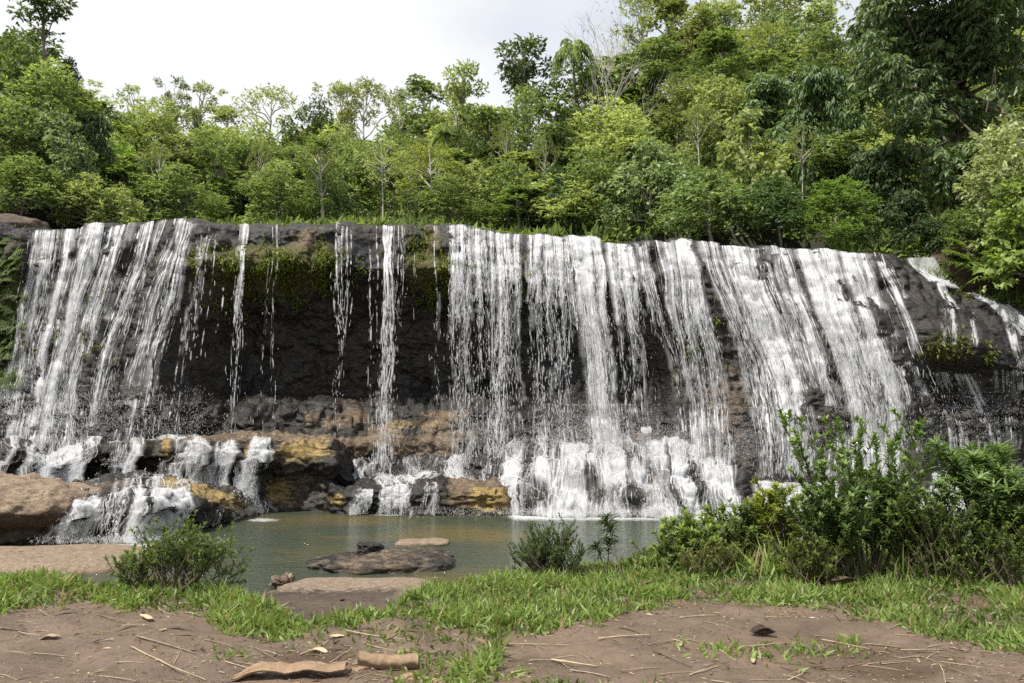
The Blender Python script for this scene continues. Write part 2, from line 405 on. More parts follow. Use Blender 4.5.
def cliff_y(x, z):
    px = px_of(x); zl = lip_z(x)
    t = (zl - z) / (zl - ZB)
    wo = blend_px(px, [(-60, .2), (60, .05), (165, .1), (225, .95), (480, 1), (570, .75), (640, .7), (690, .45), (735, .30), (790, .05), (880, 0), (1100, 0)])
    wb = blend_px(px, [(-60, .3), (20, .1), (60, 0), (885, 0), (930, 1), (1000, 1), (1200, .8)])
    ws = np.clip(1 - wo - wb, 0, 1)
    y = wo * np.interp(t, T_O, O_O) + ws * np.interp(t, T_S, O_S) + wb * np.interp(t, T_B, O_B)
    k = sstep(0, .06, t)
    y = y + k * (0.30 * fbm(x * 0.45, z * 0.35, 0, 3, 11) + 0.13 * fbm(x * 1.5, z * 0.45, 2, 3, 12))
    y = y + k * (0.055 * fbm(x * 0.9, z * 2.6, 5, 3, 13) + wo * .25 * fbm(x * .9, z * 1.1, 9, 4, 23) + 0.05 * fbm(x * 2.6, z * 3.0, 1, 3, 14))
    y = y + k * bump(t, .17, .13) * (.22 * fbm(x * 1.9, z * 1.6, 4, 3, 18) + .14 * ridged(x * 1.3, z * .9, 8, 2, 19))
    y = y - 0.5 * bump(px, 945, 30) * bump(z, zat(345, 26), .8) - 0.4 * bump(px, 165, 30) * sstep(zat(275, 26), zat(292, 26), -z + 2 * zat(283, 26) )* bump(z, zat(300, 26), 1.0)
    y = y - wo * 0.55 * sstep(.80, .86, t + 0.03 * noise(x * .7, 3)) * (0.6 + 0.5 * noise(x * 0.8, 9.1))
    return YL + y
NC = 1000
cx = x_of(np.linspace(-190, 1240, NC))
tt = np.concatenate([np.linspace(0, .12, 50)[:-1], np.linspace(.12, 1.35, 270)])
zl = lip_z(cx)
zz = zl[None] - tt[:, None] * (zl[None] - ZB); XX = np.broadcast_to(cx, zz.shape)
yy = cliff_y(XX, zz)
back = np.linspace(22, 0, 30)[:-1]
yt = cliff_y(cx, zl)[None] + back[:, None] + 0 * XX[:1]; zt = zl[None] + 0.012 * back[:, None] + 0.05 * fbm(XX[:1] * .8, yt, 0, 3, 6) * np.minimum(1, back[:, None] / 2)
P = np.stack([np.concatenate([np.broadcast_to(cx, yt.shape), XX]), np.concatenate([yt, yy]), np.concatenate([zt, zz])], -1)
nrm = grid_normals(P); nrm *= np.sign(-(nrm[..., 1:2] - nrm[..., 2:3]) + 1e-6)
fin = 0.018 * ridged(P[..., 0] * 5, P[..., 1] * 5, P[..., 2] * 6, 3, 40) + 0.03 * fbm(P[..., 0] * 9, P[..., 1] * 9, P[..., 2] * 9, 2, 41)
fin = fin + .16 * bump(P[..., 2], 2.9, .7) * ridged(P[..., 0] * 1.6, P[..., 1], P[..., 2] * 3.4, 3, 43)
P = P + nrm * fin[..., None]
gx, gy = proj(P)
moss = 0.95 * np.maximum(bump(gx, 270, 75), bump(gx, 430, 26)) * sstep(236, 252, gy) * sstep(312, 280, gy)
moss = np.maximum(moss, 0.6 * bump(gx, 200, 26) * bump(gy, 285, 30)); moss = np.maximum(moss, 0.8 * bump(gx, 945, 28) * bump(gy, 350, 18))
moss = np.maximum(moss, 0.6 * bump(gx, 705, 16) * bump(gy, 335, 24)); moss = np.maximum(moss, 0.42 * bump(gx, 500, 45) * bump(gy, 275, 25))
moss = np.maximum(moss, 0.6 * bump(gx, 965, 14) * bump(gy, 292, 10)); moss = np.maximum(moss, 0.5 * bump(gx, 90, 45) * bump(gy, 330, 40))
moss = np.maximum(moss, 0.7 * bump(gx, 5, 22) * bump(gy, 290, 70)); moss = np.maximum(moss, .45 * bump(gx, 630, 30) * bump(gy, 390, 25))
tan = (.46 * sstep(100, 220, gx) + .40 * sstep(300, 360, gx)) * sstep(500, 440, gx) * sstep(396, 424, gy) + .25 * sstep(300, 360, gx) * sstep(500, 440, gx) * sstep(375, 400, gy)
tan = tan * np.clip(.85 + .8 * fbm(P[..., 0] * .9, P[..., 2] * 2.2, 3, 3, 51), .1, 1.25)
tan = np.maximum(tan, 0.62 * bump(gx, 722, 34) * sstep(330, 390, gy)); tan = np.maximum(tan, 0.95 * bump(gx, 303, 14) * bump(gy, 243, 16))
tan = np.maximum(tan, 0.9 * bump(gx, 430, 12) * bump(gy, 235, 14)); tan = np.maximum(tan, 0.6 * bump(gx, 640, 20) * bump(gy, 436, 8)); tan = np.maximum(tan, 0.45 * bump(gx, 300, 60) * bump(gy, 232, 10))
ochre = 0.5 * bump(gx, 405, 60) * bump(gy, 425, 8)
cliff = structure(link('cliff', mesh_data('cliff', P, grid_faces(*P.shape[:2]), M_ROCK, {'moss': moss, 'tan': tan, 'ochre': ochre})))

# ------------------------------------------------------------------ rock ledges below the falls
GRIDS = {}      # surfaces the lower water runs over
def ledge(label, cols, prof, rows=110, ncol=300, amp=0.10, mat=None, attrs=None, seed=0, cat='rock ledge', name='rock_ledge', group=None, key=None):
    """cols: (px, y_front, z_top, z_foot, y_back); prof: list of (a, b): a = 0 at the back .. 1 at the front, b = 0 foot .. 1 top"""
    c = np.array(cols, float); px = np.linspace(c[0, 0], c[-1, 0], ncol)
    yf, zt, zf, yb = [np.interp(px, c[:, 0], c[:, i]) for i in (1, 2, 3, 4)]
    yf = yf + 0.28 * fbm(px * 0.02, seed, 0, 3, seed + 1); zt = zt + 0.10 * fbm(px * 0.035, seed + 5, 0, 3, seed + 2)
    pr = np.array(prof, float)
    d = np.concatenate([[0], np.cumsum(np.hypot(np.diff(pr[:, 0]) * 1.6, np.diff(pr[:, 1])))]); s = np.linspace(0, d[-1], rows)
    a = np.interp(s, d, pr[:, 0])[:, None]; b = np.interp(s, d, pr[:, 1])[:, None]
    y = yb + (yf - yb) * a; z = zf + (zt - zf) * b
    v = (px - 512) / FPX
    P = np.stack([v * y / 1.004, y, z], -1)
    n = grid_normals(P); n *= np.where((n[..., 2:3] - n[..., 1:2]) < 0, -1, 1)
    q = P * np.array([1, 1, 1.7])
    disp = amp * (1.3 * fbm(q[..., 0] * .9, q[..., 1] * .9, q[..., 2] * .9, 4, seed + 60) + 0.6 * ridged(q[..., 0] * 1.7, q[..., 1] * 1.7, q[..., 2] * 2.2, 4, seed + 61) - 0.3) + 0.025 * fbm(q[..., 0] * 8, q[..., 1] * 8, q[..., 2] * 8, 2, seed + 62)
    st_ = q[..., 2] * 3.2 + .9 * fbm(q[..., 0] * .8, q[..., 1] * .8, 0, 3, seed + 70)
    disp = disp + amp * .55 * (np.abs((st_ % 1.0) - .5) * 2 - .5) * sstep(.2, .7, np.abs(n[..., 1])) + .05 * fbm(q[..., 0] * 3.2, q[..., 1] * 3.2, q[..., 2] * 4, 3, seed + 71) - .06 * sstep(.55, .95, ridged(q[..., 0] * .9, q[..., 1] * .9, q[..., 2] * 1.4, 2, seed + 72) / 1.5)
    P = P + n * disp[..., None]
    gx, gy = proj(P)
    A = {'moss': 0 * gx, 'tan': 0 * gx, 'ochre': 0 * gx}
    if attrs: A.update(attrs(gx, gy, P))
    A = {k: np.asarray(w) + 0 * gx for k, w in A.items()}
    o = link(name, mesh_data(name, P, grid_faces(*P.shape[:2]), mat or M_ROCK, A))
    tag(o, label, cat, group); GRIDS[key] = (P, px); return o
STEP = [(0, 1.05), (.5, 1.03), (.85, 1.0), (.95, .95), (1.0, .84), (1.0, .72), (.97, .55), (.94, .35), (.96, .15), (1.0, 0)]
UNDER = [(0, 1.05), (.5, 1.03), (.88, 1.0), (.97, .95), (1.0, .82), (.99, .70), (.93, .55), (.91, .35), (.93, .12), (.97, 0)]
SLOPE = [(0, 1.02), (.25, .98), (.45, .86), (.6, .68), (.75, .50), (.88, .36), (.97, .25), (1.0, .12), (1.02, 0)]
MOUND = [(0, 1.0), (.22, .97), (.32, .90), (.40, .82), (.52, .76), (.58, .65), (.70, .58), (.76, .46), (.88, .38), (.94, .22), (.99, .1), (1.02, 0)]
ledge('dark upper rock step under the left falls with yellow stained blocks at one end',
      [(-150, 22.0, 2.0, .7, 28.5), (0, 22.3, 2.05, .8, 28.5), (30, 22.3, 2.0, .8, 28.5), (45, 22.4, 1.75, .8, 28.5), (80, 22.4, 1.7, .8, 28.5), (100, 22.2, 2.02, .8, 28.5), (160, 22.4, 2.1, .8, 28.5), (255, 23.0, 2.1, .3, 28.5), (280, 23.6, 2.1, -.4, 28.5), (335, 23.6, 2.05, -.4, 28.5), (348, 24.3, 1.7, -.5, 28.5), (356, 25.5, .8, -.6, 28.5)],
      UNDER, seed=100, key='upper', ncol=420, amp=.11,
      attrs=lambda gx, gy, P: {'ochre': np.maximum.reduce([0.95 * bump(gx, 305, 34) * bump(gy, 452, 14), 0.9 * bump(gx, 278, 16) * bump(gy, 492, 16), 0.9 * bump(gx, 166, 7) * bump(gy, 448, 14), 0.7 * bump(gx, 250, 9) * bump(gy, 450, 16), .6 * bump(gx, 335, 10) * bump(gy, 500, 10)]), 'tan': 0.75 * sstep(446, 438, gy) * sstep(60, 120, gx) + .55 * bump(gx, 300, 40) * bump(gy, 485, 25)})
ledge('low rounded grey rock step in front with an ochre stripe along its sloping rim',
      [(58, 19.2, -.3, -.5, 23.5), (66, 18.2, .8, -.4, 23.4), (80, 17.9, 1.0, -.4, 23.4), (150, 18.2, 1.05, -.4, 23.4), (200, 19.4, .95, -.4, 23.5), (235, 21.3, .75, -.4, 23.8), (256, 22.8, .35, -.4, 24.0), (268, 23.5, -.3, -.6, 24.2)],
      STEP, seed=200, key='lower', ncol=300, amp=.09,
      attrs=lambda gx, gy, P: {'ochre': 1.05 * bump((gy - (486 + np.maximum(gx - 190, 0) * .42 + np.minimum(gx - 190, 0) * .08)) / 8.0, 0, 1) * sstep(150, 175, gx), 'tan': .55 * bump(gy, 484, 5)})
ledge('grey wet rock slope behind the narrow mid ledge under tan cliff foot',
      [(318, 25.6, .6, -.3, 28), (335, 25.0, 2.0, .2, 28.2), (400, 25.0, 2.1, .3, 28.2), (470, 25.0, 2.05, .3, 28.2), (530, 25.2, 1.9, .2, 28.2), (560, 25.6, 1.0, -.2, 28.2)],
      SLOPE, seed=300, key='slope', amp=.10, attrs=lambda gx, gy, P: {'tan': .9 * bump(gx, 420, 60) * bump(gy, 432, 10), 'ochre': .55 * bump(gx, 365, 12) * bump(gy, 447, 5)})
ledge('long flat rock block at pool edge with rusty ochre right end',
      [(322, 24.0, -.2, -.5, 25.6), (332, 23.3, .75, -.5, 25.6), (400, 23.1, .85, -.5, 25.6), (495, 22.9, .92, -.5, 25.6), (505, 23.1, .7, -.5, 25.6), (511, 24.0, -.3, -.6, 25.6)],
      STEP, seed=400, key='block', amp=.08, attrs=lambda gx, gy, P: {'ochre': 1.0 * sstep(462, 478, gx) * sstep(484, 490, gy) + .75 * bump(gx, 338, 10) * bump(gy, 500, 8), 'tan': .8 * sstep(440, 455, gx), 'moss': .55 * bump(gx, 450, 14) * bump(gy, 497, 8)})
ledge('broad stepped rock mound under the white central cascade',
      [(438, 25.6, .5, -.5, 28), (470, 23.9, 1.7, -.5, 28), (520, 22.7, 2.45, -.5, 28), (590, 22.3, 2.6, -.5, 28), (680, 22.3, 2.4, -.5, 28), (740, 22.6, 1.9, -.5, 28), (765, 23.6, .8, -.5, 28)],
      MOUND, seed=500, key='mound', ncol=460, rows=150, amp=.17, attrs=lambda gx, gy, P: {'tan': .75 * bump(gx, 650, 14) * bump(gy, 485, 14) + .4 * bump(gx, 660, 40) * bump(gy, 445, 6)})
ledge('brown outcrop and dark rock foot below the right falls behind the shrubs',
      [(715, 24.4, .4, -.5, 28), (728, 23.4, 1.75, -.5, 28), (765, 23.2, 1.8, -.5, 28), (800, 23.3, 1.5, -.5, 28), (900, 23.5, 1.8, -.5, 28), (1030, 23.5, 2.0, -.5, 28), (1200, 23.5, 2.0, -.5, 28)],
      MOUND, seed=600, key='right', ncol=420, rows=120, amp=.16, attrs=lambda gx, gy, P: {'tan': .85 * bump(gx, 735, 26) * bump(gy, 470, 18)})

def rock(label, c, size, seed, mat, amp=0.18, n=(110, 180), attrs=None, name='boulder', cat='rock', box=0.55):
    th = np.linspace(0.001, np.pi - 0.001, n[0])[:, None]; ph = np.linspace(0, 2 * np.pi, n[1])[None]
    d = np.stack([np.sin(th) * np.cos(ph), np.sin(th) * np.sin(ph), np.cos(th) + 0 * ph], -1)
    e = np.sign(d) * np.abs(d) ** box
    s = np.array(size) / 2
    q = d * 1.0 + seed * 1.37
    P = e * s
    w = P * 1.0 + seed * 3.1
    k = 1.0 / max(size) * 2.2
    disp = amp * (fbm(w[..., 0] * k, w[..., 1] * k, w[..., 2] * k * 1.8, 5, seed) + 0.5 * ridged(w[..., 0] * k * 2, w[..., 1] * k * 2, w[..., 2] * k * 3.5, 4, seed + 3) - .25)
    P = P + d * disp[..., None] * np.minimum(s, s.max() * .5 + 0 * s) / s.max() * 1.6
    P = P + np.asarray(c)
    gx, gy = proj(P)
    A = {'moss': 0 * gx, 'tan': 0 * gx, 'ochre': 0 * gx}
    if attrs: A.update({k_: v_ + 0 * gx for k_, v_ in attrs(gx, gy, P).items()})
    o = link(name, mesh_data(name, P, grid_faces(*P.shape[:2]), mat, A)); tag(o, label, cat)
    return o
# big brown boulder on the left
b = at(22, 512, 18.0)
rock('large warm brown boulder with an undercut dark base beside the left cascade', (b[0] - 1.25, 18.8, .48), (4.6, 3.2, 1.45), 7, M_DRYROCK, .5, attrs=lambda gx, gy, P: {'tan': 0.75 * sstep(.5, .9, P[..., 2]) + .1})
b = at(40, 560, 15.2)
rock('pale tan rock shelf lying flat at the water edge below the brown boulder', (b[0] - .6, 15.6, -.06), (5.0, 2.6, .5), 12, M_DRYROCK, .16, name='flat_rock', attrs=lambda gx, gy, P: {'tan': 0.9, 'ochre': .3 * bump(gy, 550, 6)})
b = at(345, 588, 12.0)
rock('pale cream flat rock just beyond the grass at pool edge', (b[0] + .05, 11.6, -.06), (2.9, 4.4, .46), 23, M_DRYROCK, .14, name='flat_rock', attrs=lambda gx, gy, P: {'tan': 1.0 * sstep(600, 575, gy) + .2})
b = at(382, 560, 15.2)
rock('dark cracked low slab with rough top rising from the pool', (b[0] - .05, 15.2, .0), (2.75, 1.5, .40), 31, M_ROCK, .24, name='rock_slab', attrs=lambda gx, gy, P: {'tan': .5})
b = at(350, 549, 15.6)
rock('small black lump of stone on top of the dark slab', (b[0] + .42, 15.35, .30), (.42, .3, .18), 35, M_ROCK, .07, name='stone', n=(50, 80))
b = at(428, 540, 19.0)
rock('small pale flat stone breaking the surface in mid pool', (b[0], 17.8, 0.0), (1.15, .7, .18), 41, M_DRYROCK, .05, name='stone', n=(50, 80), attrs=lambda gx, gy, P: {'tan': .9})
b = at(277, 572, 13.2)
rock('small grey stone at water edge beside the left bush', (b[0] + .1, 13.2, .03), (.34, .3, .24), 44, M_DRYROCK, .09, name='stone', n=(50, 80), attrs=lambda gx, gy, P: {'tan': .5})
b = at(700, 573, 9.2)
rock('low grey stone half hidden in grass in front of the right shrubs', (b[0], 8.6, 1.18), (.5, .4, .16), 47, M_DRYROCK, .07, name='stone', n=(50, 80), attrs=lambda gx, gy, P: {'tan': .3})
# earth and rock shoulder at the left end of the falls
b = at(10, 214, 27.5)
rock('brown rock shoulder at left end of the falls with green plants hanging over it', (b[0] - 1.3, 27.9, 8.6), (5.6, 4.5, 2.3), 52, M_DRYROCK, .35, name='rock_shoulder', attrs=lambda gx, gy, P: {'tan': .5 * bump(gx, 30, 18), 'moss': .6 * sstep(230, 250, gy)})

# ------------------------------------------------------------------ hillside
def hill_z(x, y):
    u = x / np.maximum(y, 1)
    zr = np.interp(px_of(x), LIP_PX, LIP_Z) + 0.2
    L = np.interp(y, [25, 30, 34, 40, 50, 60, 75, 120], [-9, -.4, .3, 2.0, 5.5, 9.0, 13, 16])
    R = np.interp(y, [25, 27.2, 29, 32, 40, 50, 60, 75, 120], [-9, -1.0, .6, 2.0, 7.0, 14.5, 21.5, 28.5, 34])
    LL = np.interp(y, [25, 27.5, 29, 32, 40, 50, 75, 120], [-9, -1.0, .3, 2.0, 8.0, 13.0, 18, 20])
    wr = sstep(-.02, .30, u); wl = sstep(-.50, -.60, u)
    # the right bank stands above the river where the lip drops away
    rb = sstep(.47, .52, u) * np.interp(px_of(x), [880, 950, 1000, 1100, 1250], [0, .9, 1.6, 2.3, 2.8])
    z = np.where(u > -.3, L * (1 - wr) + R * wr, L * (1 - wl) + LL * wl)
    return zr + z + rb + 0.5 * fbm(x * .15, y * .15, 0, 3, 77) * sstep(29, 36, y)
xs = np.linspace(-90, 90, 320); ys = np.concatenate([np.linspace(0, 14, 60), np.linspace(15, 92, 70)])
X, Y = np.meshgrid(xs, ys)
Y = Y + np.where(np.abs(X) < 60, 31.2 - 5.0 * np.maximum(sstep(870, 925, px_of(X)), sstep(-20, -70, px_of(X))), 30)
ZH = hill_z(X, Y); ZH[0] -= 3.0
structure(link('hillside', mesh_data('hillside', np.stack([X, Y, ZH], -1), grid_faces(*X.shape), M_HILL)))

# ------------------------------------------------------------------ trees
def rand_dirs(rng, n, up=0.0):
    d = rng.normal(size=(n, 3)); d[:, 2] += up
    return unit(d)
def clump_leaves(s, rng, clumps, n, L, droop=0.2, flat=0.65, wid=0.45, spread=1.0, shell=.45):
    """n leaves spread over the clumps (x, y, z, r); each clump is a ragged shell of small sprays"""
    C = np.asarray(clumps, float); w = C[:, 3] ** 2; w /= w.sum()
    per = 5
    m = n // per
    k = rng.choice(len(C), m, p=w)
    d = rand_dirs(rng, m, .25); r = C[k, 3] * (shell + (1.12 - shell) * rng.random(m) ** .6)
    o = C[k, :3] + d * r[:, None] * np.array([spread, spread, flat])
    ctint = rng.random(len(C))
    spray_axis = unit(d * np.array([1, 1, .35]) + 0.5 * rng.normal(size=(m, 3)) + np.array([0, 0, .15 - droop]))
    st = np.clip(.28 * ctint[k] + .34 * rng.random(m) + .1, 0, 1)
    Ls = L * (0.65 + 0.7 * rng.random(m))
    side = unit(np.cross(spray_axis, [0, 0, 1.0]) + 1e-3)
    for j in range(per):
        a = (j - 2) * .55 + .2 * rng.normal(size=m)
        ax = unit(spray_axis * np.cos(a)[:, None] + side * np.sin(a)[:, None] + .2 * rng.normal(size=(m, 3)) - np.array([0, 0, droop * .5]))
        nor = unit(np.array([0, 0, 1.0]) + .55 * rng.normal(size=(m, 3)))
        p = o + ax * (.15 * Ls)[:, None] + spray_axis * ((j * .22 - .4) * Ls)[:, None]
        s.leaves(p, ax, nor, Ls * (.8 + .4 * rng.random(m)), Ls * wid, np.clip(st + .22 * rng.normal(size=m), 0, .95), curve=.25 * droop)
def limb(s, rng, a, b, r0, r1, bend=.12, n=5, sides=5):
    t = np.linspace(0, 1, n)[:, None]; a = np.asarray(a, float); b = np.asarray(b, float)
    P = a + (b - a) * t; l = np.linalg.norm(b - a)
    P[1:-1] += rng.normal(size=(n - 2, 3)) * l * bend * .5
    s.tube(P, np.linspace(r0, r1, n), sides)
def shape_clumps(rng, kind, h, w):
    c = []; R = w / 2
    if kind == 'round':
        for i in range(34):
            d = rand_dirs(rng, 1, .35)[0]; q = .45 + .5 * rng.random()
            c.append((d[0] * R * q, d[1] * R * q, h * .58 + d[2] * h * .36 * q, w * (.10 + .10 * rng.random())))
    elif kind == 'bushy':
        for i in range(36):
            a = rng.random() * 6.28; t = rng.random(); rr = R * (1 - .75 * t ** 1.7) * (.5 + .5 * rng.random())
            c.append((math.cos(a) * rr, math.sin(a) * rr, h * (.08 + .84 * t), w * (.11 + .09 * rng.random())))
    elif kind == 'tall':
        for i in range(26):
            a = rng.random() * 6.28; t = rng.random(); rr = R * (math.sin(math.pi * (.18 + .75 * t)) ** .8) * (.3 + .7 * rng.random())
            c.append((math.cos(a) * rr, math.sin(a) * rr, h * (.38 + .58 * t), w * (.10 + .10 * rng.random())))
    elif kind == 'umbrella':
        for i in range(20):
            a = rng.random() * 6.28; rr = R * math.sqrt(rng.random())
            c.append((math.cos(a) * rr, math.sin(a) * rr, h * (.93 - .18 * (rr / R) ** 2 - .14 * (rng.random() < .35)), w * (.08 + .06 * rng.random())))
    elif kind == 'layered':
        for i in range(15):
            a = rng.random() * 6.28; t = rng.random(); rr = R * (.25 + .75 * rng.random()) * (1 - .35 * t)
            for k in range(2):
                c.append((math.cos(a) * rr + .1 * w * rng.normal(), math.sin(a) * rr, h * (.45 + .5 * t) + .1 * rng.normal(), w * (.07 + .06 * rng.random())))
    elif kind == 'column':
        for i in range(34):
            t = rng.random(); a = rng.random() * 6.28; rr = R * (.35 + .5 * rng.random()) * (.7 + .5 * math.sin(t * 7 + 1))
            c.append((math.cos(a) * rr, math.sin(a) * rr, h * (.06 + .90 * t), w * (.14 + .10 * rng.random())))
    elif kind == 'feather':
        for i in range(34):
            a = rng.random() * 6.28; t = rng.random() ** .7; rr = R * (.15 + .85 * rng.random()) * (.45 + .6 * t)
            c.append((math.cos(a) * rr, math.sin(a) * rr, h * (.38 + .60 * t), w * (.05 + .05 * rng.random())))
    return c
PROTO = {}
def tree_proto(key, kind, h, w, n, L, seed, leaf=None, bark=None, droop=.2, wid=.45, flat=.65, clear=True):
    rng = np.random.default_rng(seed)
    cl = shape_clumps(rng, kind, h, w)
    s = Soup(); clump_leaves(s, rng, cl, n, L, droop, flat, wid)
    crown = s.data('crown', leaf or M_LEAF)
    s = Soup(); top = h * (.9 if kind in ('tall', 'umbrella', 'layered', 'feather', 'column') else .7)
    tp = np.stack([.05 * w * np.sin(np.linspace(0, 3, 9) + seed), .05 * w * np.cos(np.linspace(0, 2.5, 9) + seed) - .05 * w, np.linspace(-1.0, top, 9)], -1)
    r0 = .012 * h + .05
    s.tube(tp, np.linspace(r0, r0 * .25, 9), 7)
    for c in cl[::2]:
        zb = min(max(h * .12, c[2] - .25 * h * (.4 + .6 * rng.random())), top * .96)
        i = np.interp(zb, tp[:, 2], np.arange(9)); b = tp[int(i)] + (tp[min(8, int(i) + 1)] - tp[int(i)]) * (i - int(i))
        limb(s, rng, b, c[:3], r0 * .42, r0 * .10)
    trunk = s.data('trunk', bark or M_BARK)
    PROTO[key] = (trunk, crown, h, w)
tree_proto('round1', 'round', 10, 7.0, 6500, .34, 1)
tree_proto('round2', 'round', 10, 7.5, 6500, .30, 2, wid=.5)
tree_proto('bushy1', 'bushy', 6, 6.0, 6500, .30, 3)
tree_proto('bushy2', 'bushy', 6, 6.5, 6000, .34, 4, M_GLOSSLEAF, droop=.4)
tree_proto('tall1', 'tall', 13, 5.0, 5500, .34, 5)
tree_proto('tall2', 'tall', 13, 4.4, 4500, .30, 6, bark=M_PALEBARK)
tree_proto('umbrella1', 'umbrella', 9, 5.5, 2600, .26, 7, bark=M_PALEBARK, wid=.35)
tree_proto('umbrella2', 'umbrella', 10, 7.0, 2600, .24, 8, bark=M_PALEBARK, wid=.35)
tree_proto('layered1', 'layered', 11, 7.0, 3600, .34, 9)
tree_proto('column1', 'column', 10, 3.2, 6000, .30, 10)
tree_proto('column2', 'column', 10, 3.6, 5500, .33, 11, droop=.5)
tree_proto('feather1', 'feather', 11, 6.0, 4200, .28, 12, bark=M_PALEBARK, wid=.32)
tree_proto('feather2', 'feather', 11, 5.0, 3800, .30, 13, bark=M_PALEBARK, wid=.32)
tree_proto('bigleaf1', 'bushy', 6, 5.0, 3000, .44, 14, wid=.62, droop=.35)
tree_proto('droop1', 'bushy', 8, 7.0, 5500, .46, 15, M_GLOSSLEAF, droop=.8, wid=.36)

def bare_proto():
    rng = np.random.default_rng(31); s = Soup()
    def grow(p, d, l, r, lev):
        q = p + d * l; limb(s, rng, p, q, r, r * .6, .10, 4, 4)
        if lev == 0: return
        for k in range(3 if lev > 1 else 2):
            nd = unit((d + .42 * rng.normal(size=3) + np.array([0, 0, .15]))[None])[0]
            grow(p + (q - p) * (.55 + .45 * rng.random()), nd, l * (.62 + .2 * rng.random()), r * .55, lev - 1)
    for k in range(3):
        grow(np.array([.25 * k - .2, 0, -.5]), unit(np.array([[.20 * (k - 1.4), .05, 1.0]]))[0], 4.2, .10, 4)
    trunk = s.data('trunk', M_PALEBARK)
    s = Soup(); P = rng.normal(size=(160, 3)) * [1.4, 1.2, 1.9] + [0, 0, 7.6]
    s.leaves(P, rand_dirs(rng, 160), rand_dirs(rng, 160, 1), .26, .10, rng.random(160))
    PROTO['bare1'] = (trunk, s.data('crown', M_LEAF), 11.0, 5.0)
bare_proto()
def palm_proto(key, seed, nf=18, fl=2.6, h=8.0):
    rng = np.random.default_rng(seed); s = Soup()
    for i in range(nf):
        a = 6.283 * i / nf + .3 * rng.random(); el = .15 + .95 * rng.random()
        u = np.linspace(0, 1, 16)
        rad = fl * (u * math.cos(el) * (1 - .12 * u)); zz_ = fl * (u * math.sin(el) - .75 * u * u)
        R_ = np.stack([math.cos(a) * rad, math.sin(a) * rad, h + zz_], -1)
        s.tube(R_, np.linspace(.03, .008, 16), 3, .4)
        T = unit(np.gradient(R_, axis=0)); sd = unit(np.cross(T, [0, 0, 1.0]))
        for sg in (-1, 1):
            pp = np.repeat(R_[1:], 2, 0) + rng.normal(size=(30, 3)) * .03
            ax = unit(np.repeat(sd[1:], 2, 0) * sg + np.repeat(T[1:], 2, 0) * .7 + [0, 0, -.25] + .1 * rng.normal(size=(30, 3)))
            ln = .62 * np.repeat(np.sin(np.pi * (.12 + .80 * u[1:])), 2)
            s.leaves(pp, ax, np.array([0, 0, 1.0]) + .2 * rng.normal(size=(30, 3)), ln, .075, .35 + .5 * rng.random(30), curve=.25)
    crown = s.data('crown', M_LEAF)
    s = Soup(); s.tube(np.stack([.12 * np.sin(np.linspace(0, 2, 8)), 0 * np.linspace(0, 2, 8), np.linspace(-1, h, 8)], -1), np.linspace(.17, .11, 8), 7)
    PROTO[key] = (s.data('trunk', M_BARK), crown, h + 1.4, 2 * fl)
palm_proto('palm1', 41); palm_proto('palm2', 42, 14, 2.2, 6.0)

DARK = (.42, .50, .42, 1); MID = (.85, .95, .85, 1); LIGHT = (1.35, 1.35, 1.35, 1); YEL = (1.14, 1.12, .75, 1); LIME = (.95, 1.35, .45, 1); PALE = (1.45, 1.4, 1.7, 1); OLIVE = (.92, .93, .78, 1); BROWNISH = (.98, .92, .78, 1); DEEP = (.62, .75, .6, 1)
trng = random.Random(5)
def tree(key, px, top, y, wpx, color, label, group=None, name='tree', cat='tree', base=None):
    trunk, crown, h, w = PROTO[key]
    p = at(px, top, y); zb = float(hill_z(p[0], y)) - .1 if base is None else base
    hh = max(1.6, p[2] - zb); ww = wpx / FPX * y
    r = bpy.data.objects.new(name, None); COL.objects.link(r)
    r.location = (p[0], y, zb); r.rotation_euler = (0, 0, trng.uniform(0, 6.28))
    r.scale = (ww / w, ww / w, hh / h)
    t = link('trunk', trunk, r); c = link('crown', crown, r)
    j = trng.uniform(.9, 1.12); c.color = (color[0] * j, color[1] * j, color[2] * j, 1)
    tag(r, label, cat, group); return r
L_ = tree
# far skyline, left to right
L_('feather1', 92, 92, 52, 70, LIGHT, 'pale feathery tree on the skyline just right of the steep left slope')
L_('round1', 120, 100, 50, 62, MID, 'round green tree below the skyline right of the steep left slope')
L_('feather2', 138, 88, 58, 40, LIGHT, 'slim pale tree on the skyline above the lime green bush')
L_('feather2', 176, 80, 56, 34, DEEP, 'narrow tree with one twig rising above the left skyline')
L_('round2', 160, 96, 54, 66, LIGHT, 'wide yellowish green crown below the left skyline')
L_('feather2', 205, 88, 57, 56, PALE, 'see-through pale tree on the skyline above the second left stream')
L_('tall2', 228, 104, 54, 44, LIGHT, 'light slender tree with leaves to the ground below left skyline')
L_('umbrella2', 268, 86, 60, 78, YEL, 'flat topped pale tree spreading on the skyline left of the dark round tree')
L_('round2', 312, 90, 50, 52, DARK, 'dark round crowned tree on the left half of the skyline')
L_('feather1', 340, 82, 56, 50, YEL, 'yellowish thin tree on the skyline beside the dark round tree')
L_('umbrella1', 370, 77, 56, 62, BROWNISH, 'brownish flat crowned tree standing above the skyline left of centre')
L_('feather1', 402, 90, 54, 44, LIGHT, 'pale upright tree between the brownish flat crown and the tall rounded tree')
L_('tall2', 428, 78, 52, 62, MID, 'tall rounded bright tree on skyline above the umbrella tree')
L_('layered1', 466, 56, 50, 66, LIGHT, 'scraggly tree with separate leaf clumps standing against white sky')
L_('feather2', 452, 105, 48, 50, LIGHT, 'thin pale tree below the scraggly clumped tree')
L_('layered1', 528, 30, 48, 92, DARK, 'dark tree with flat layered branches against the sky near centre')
L_('palm1', 574, 24, 46, 62, MID, 'palm with a spray of fronds rising above the centre skyline', name='palm_tree', cat='palm')
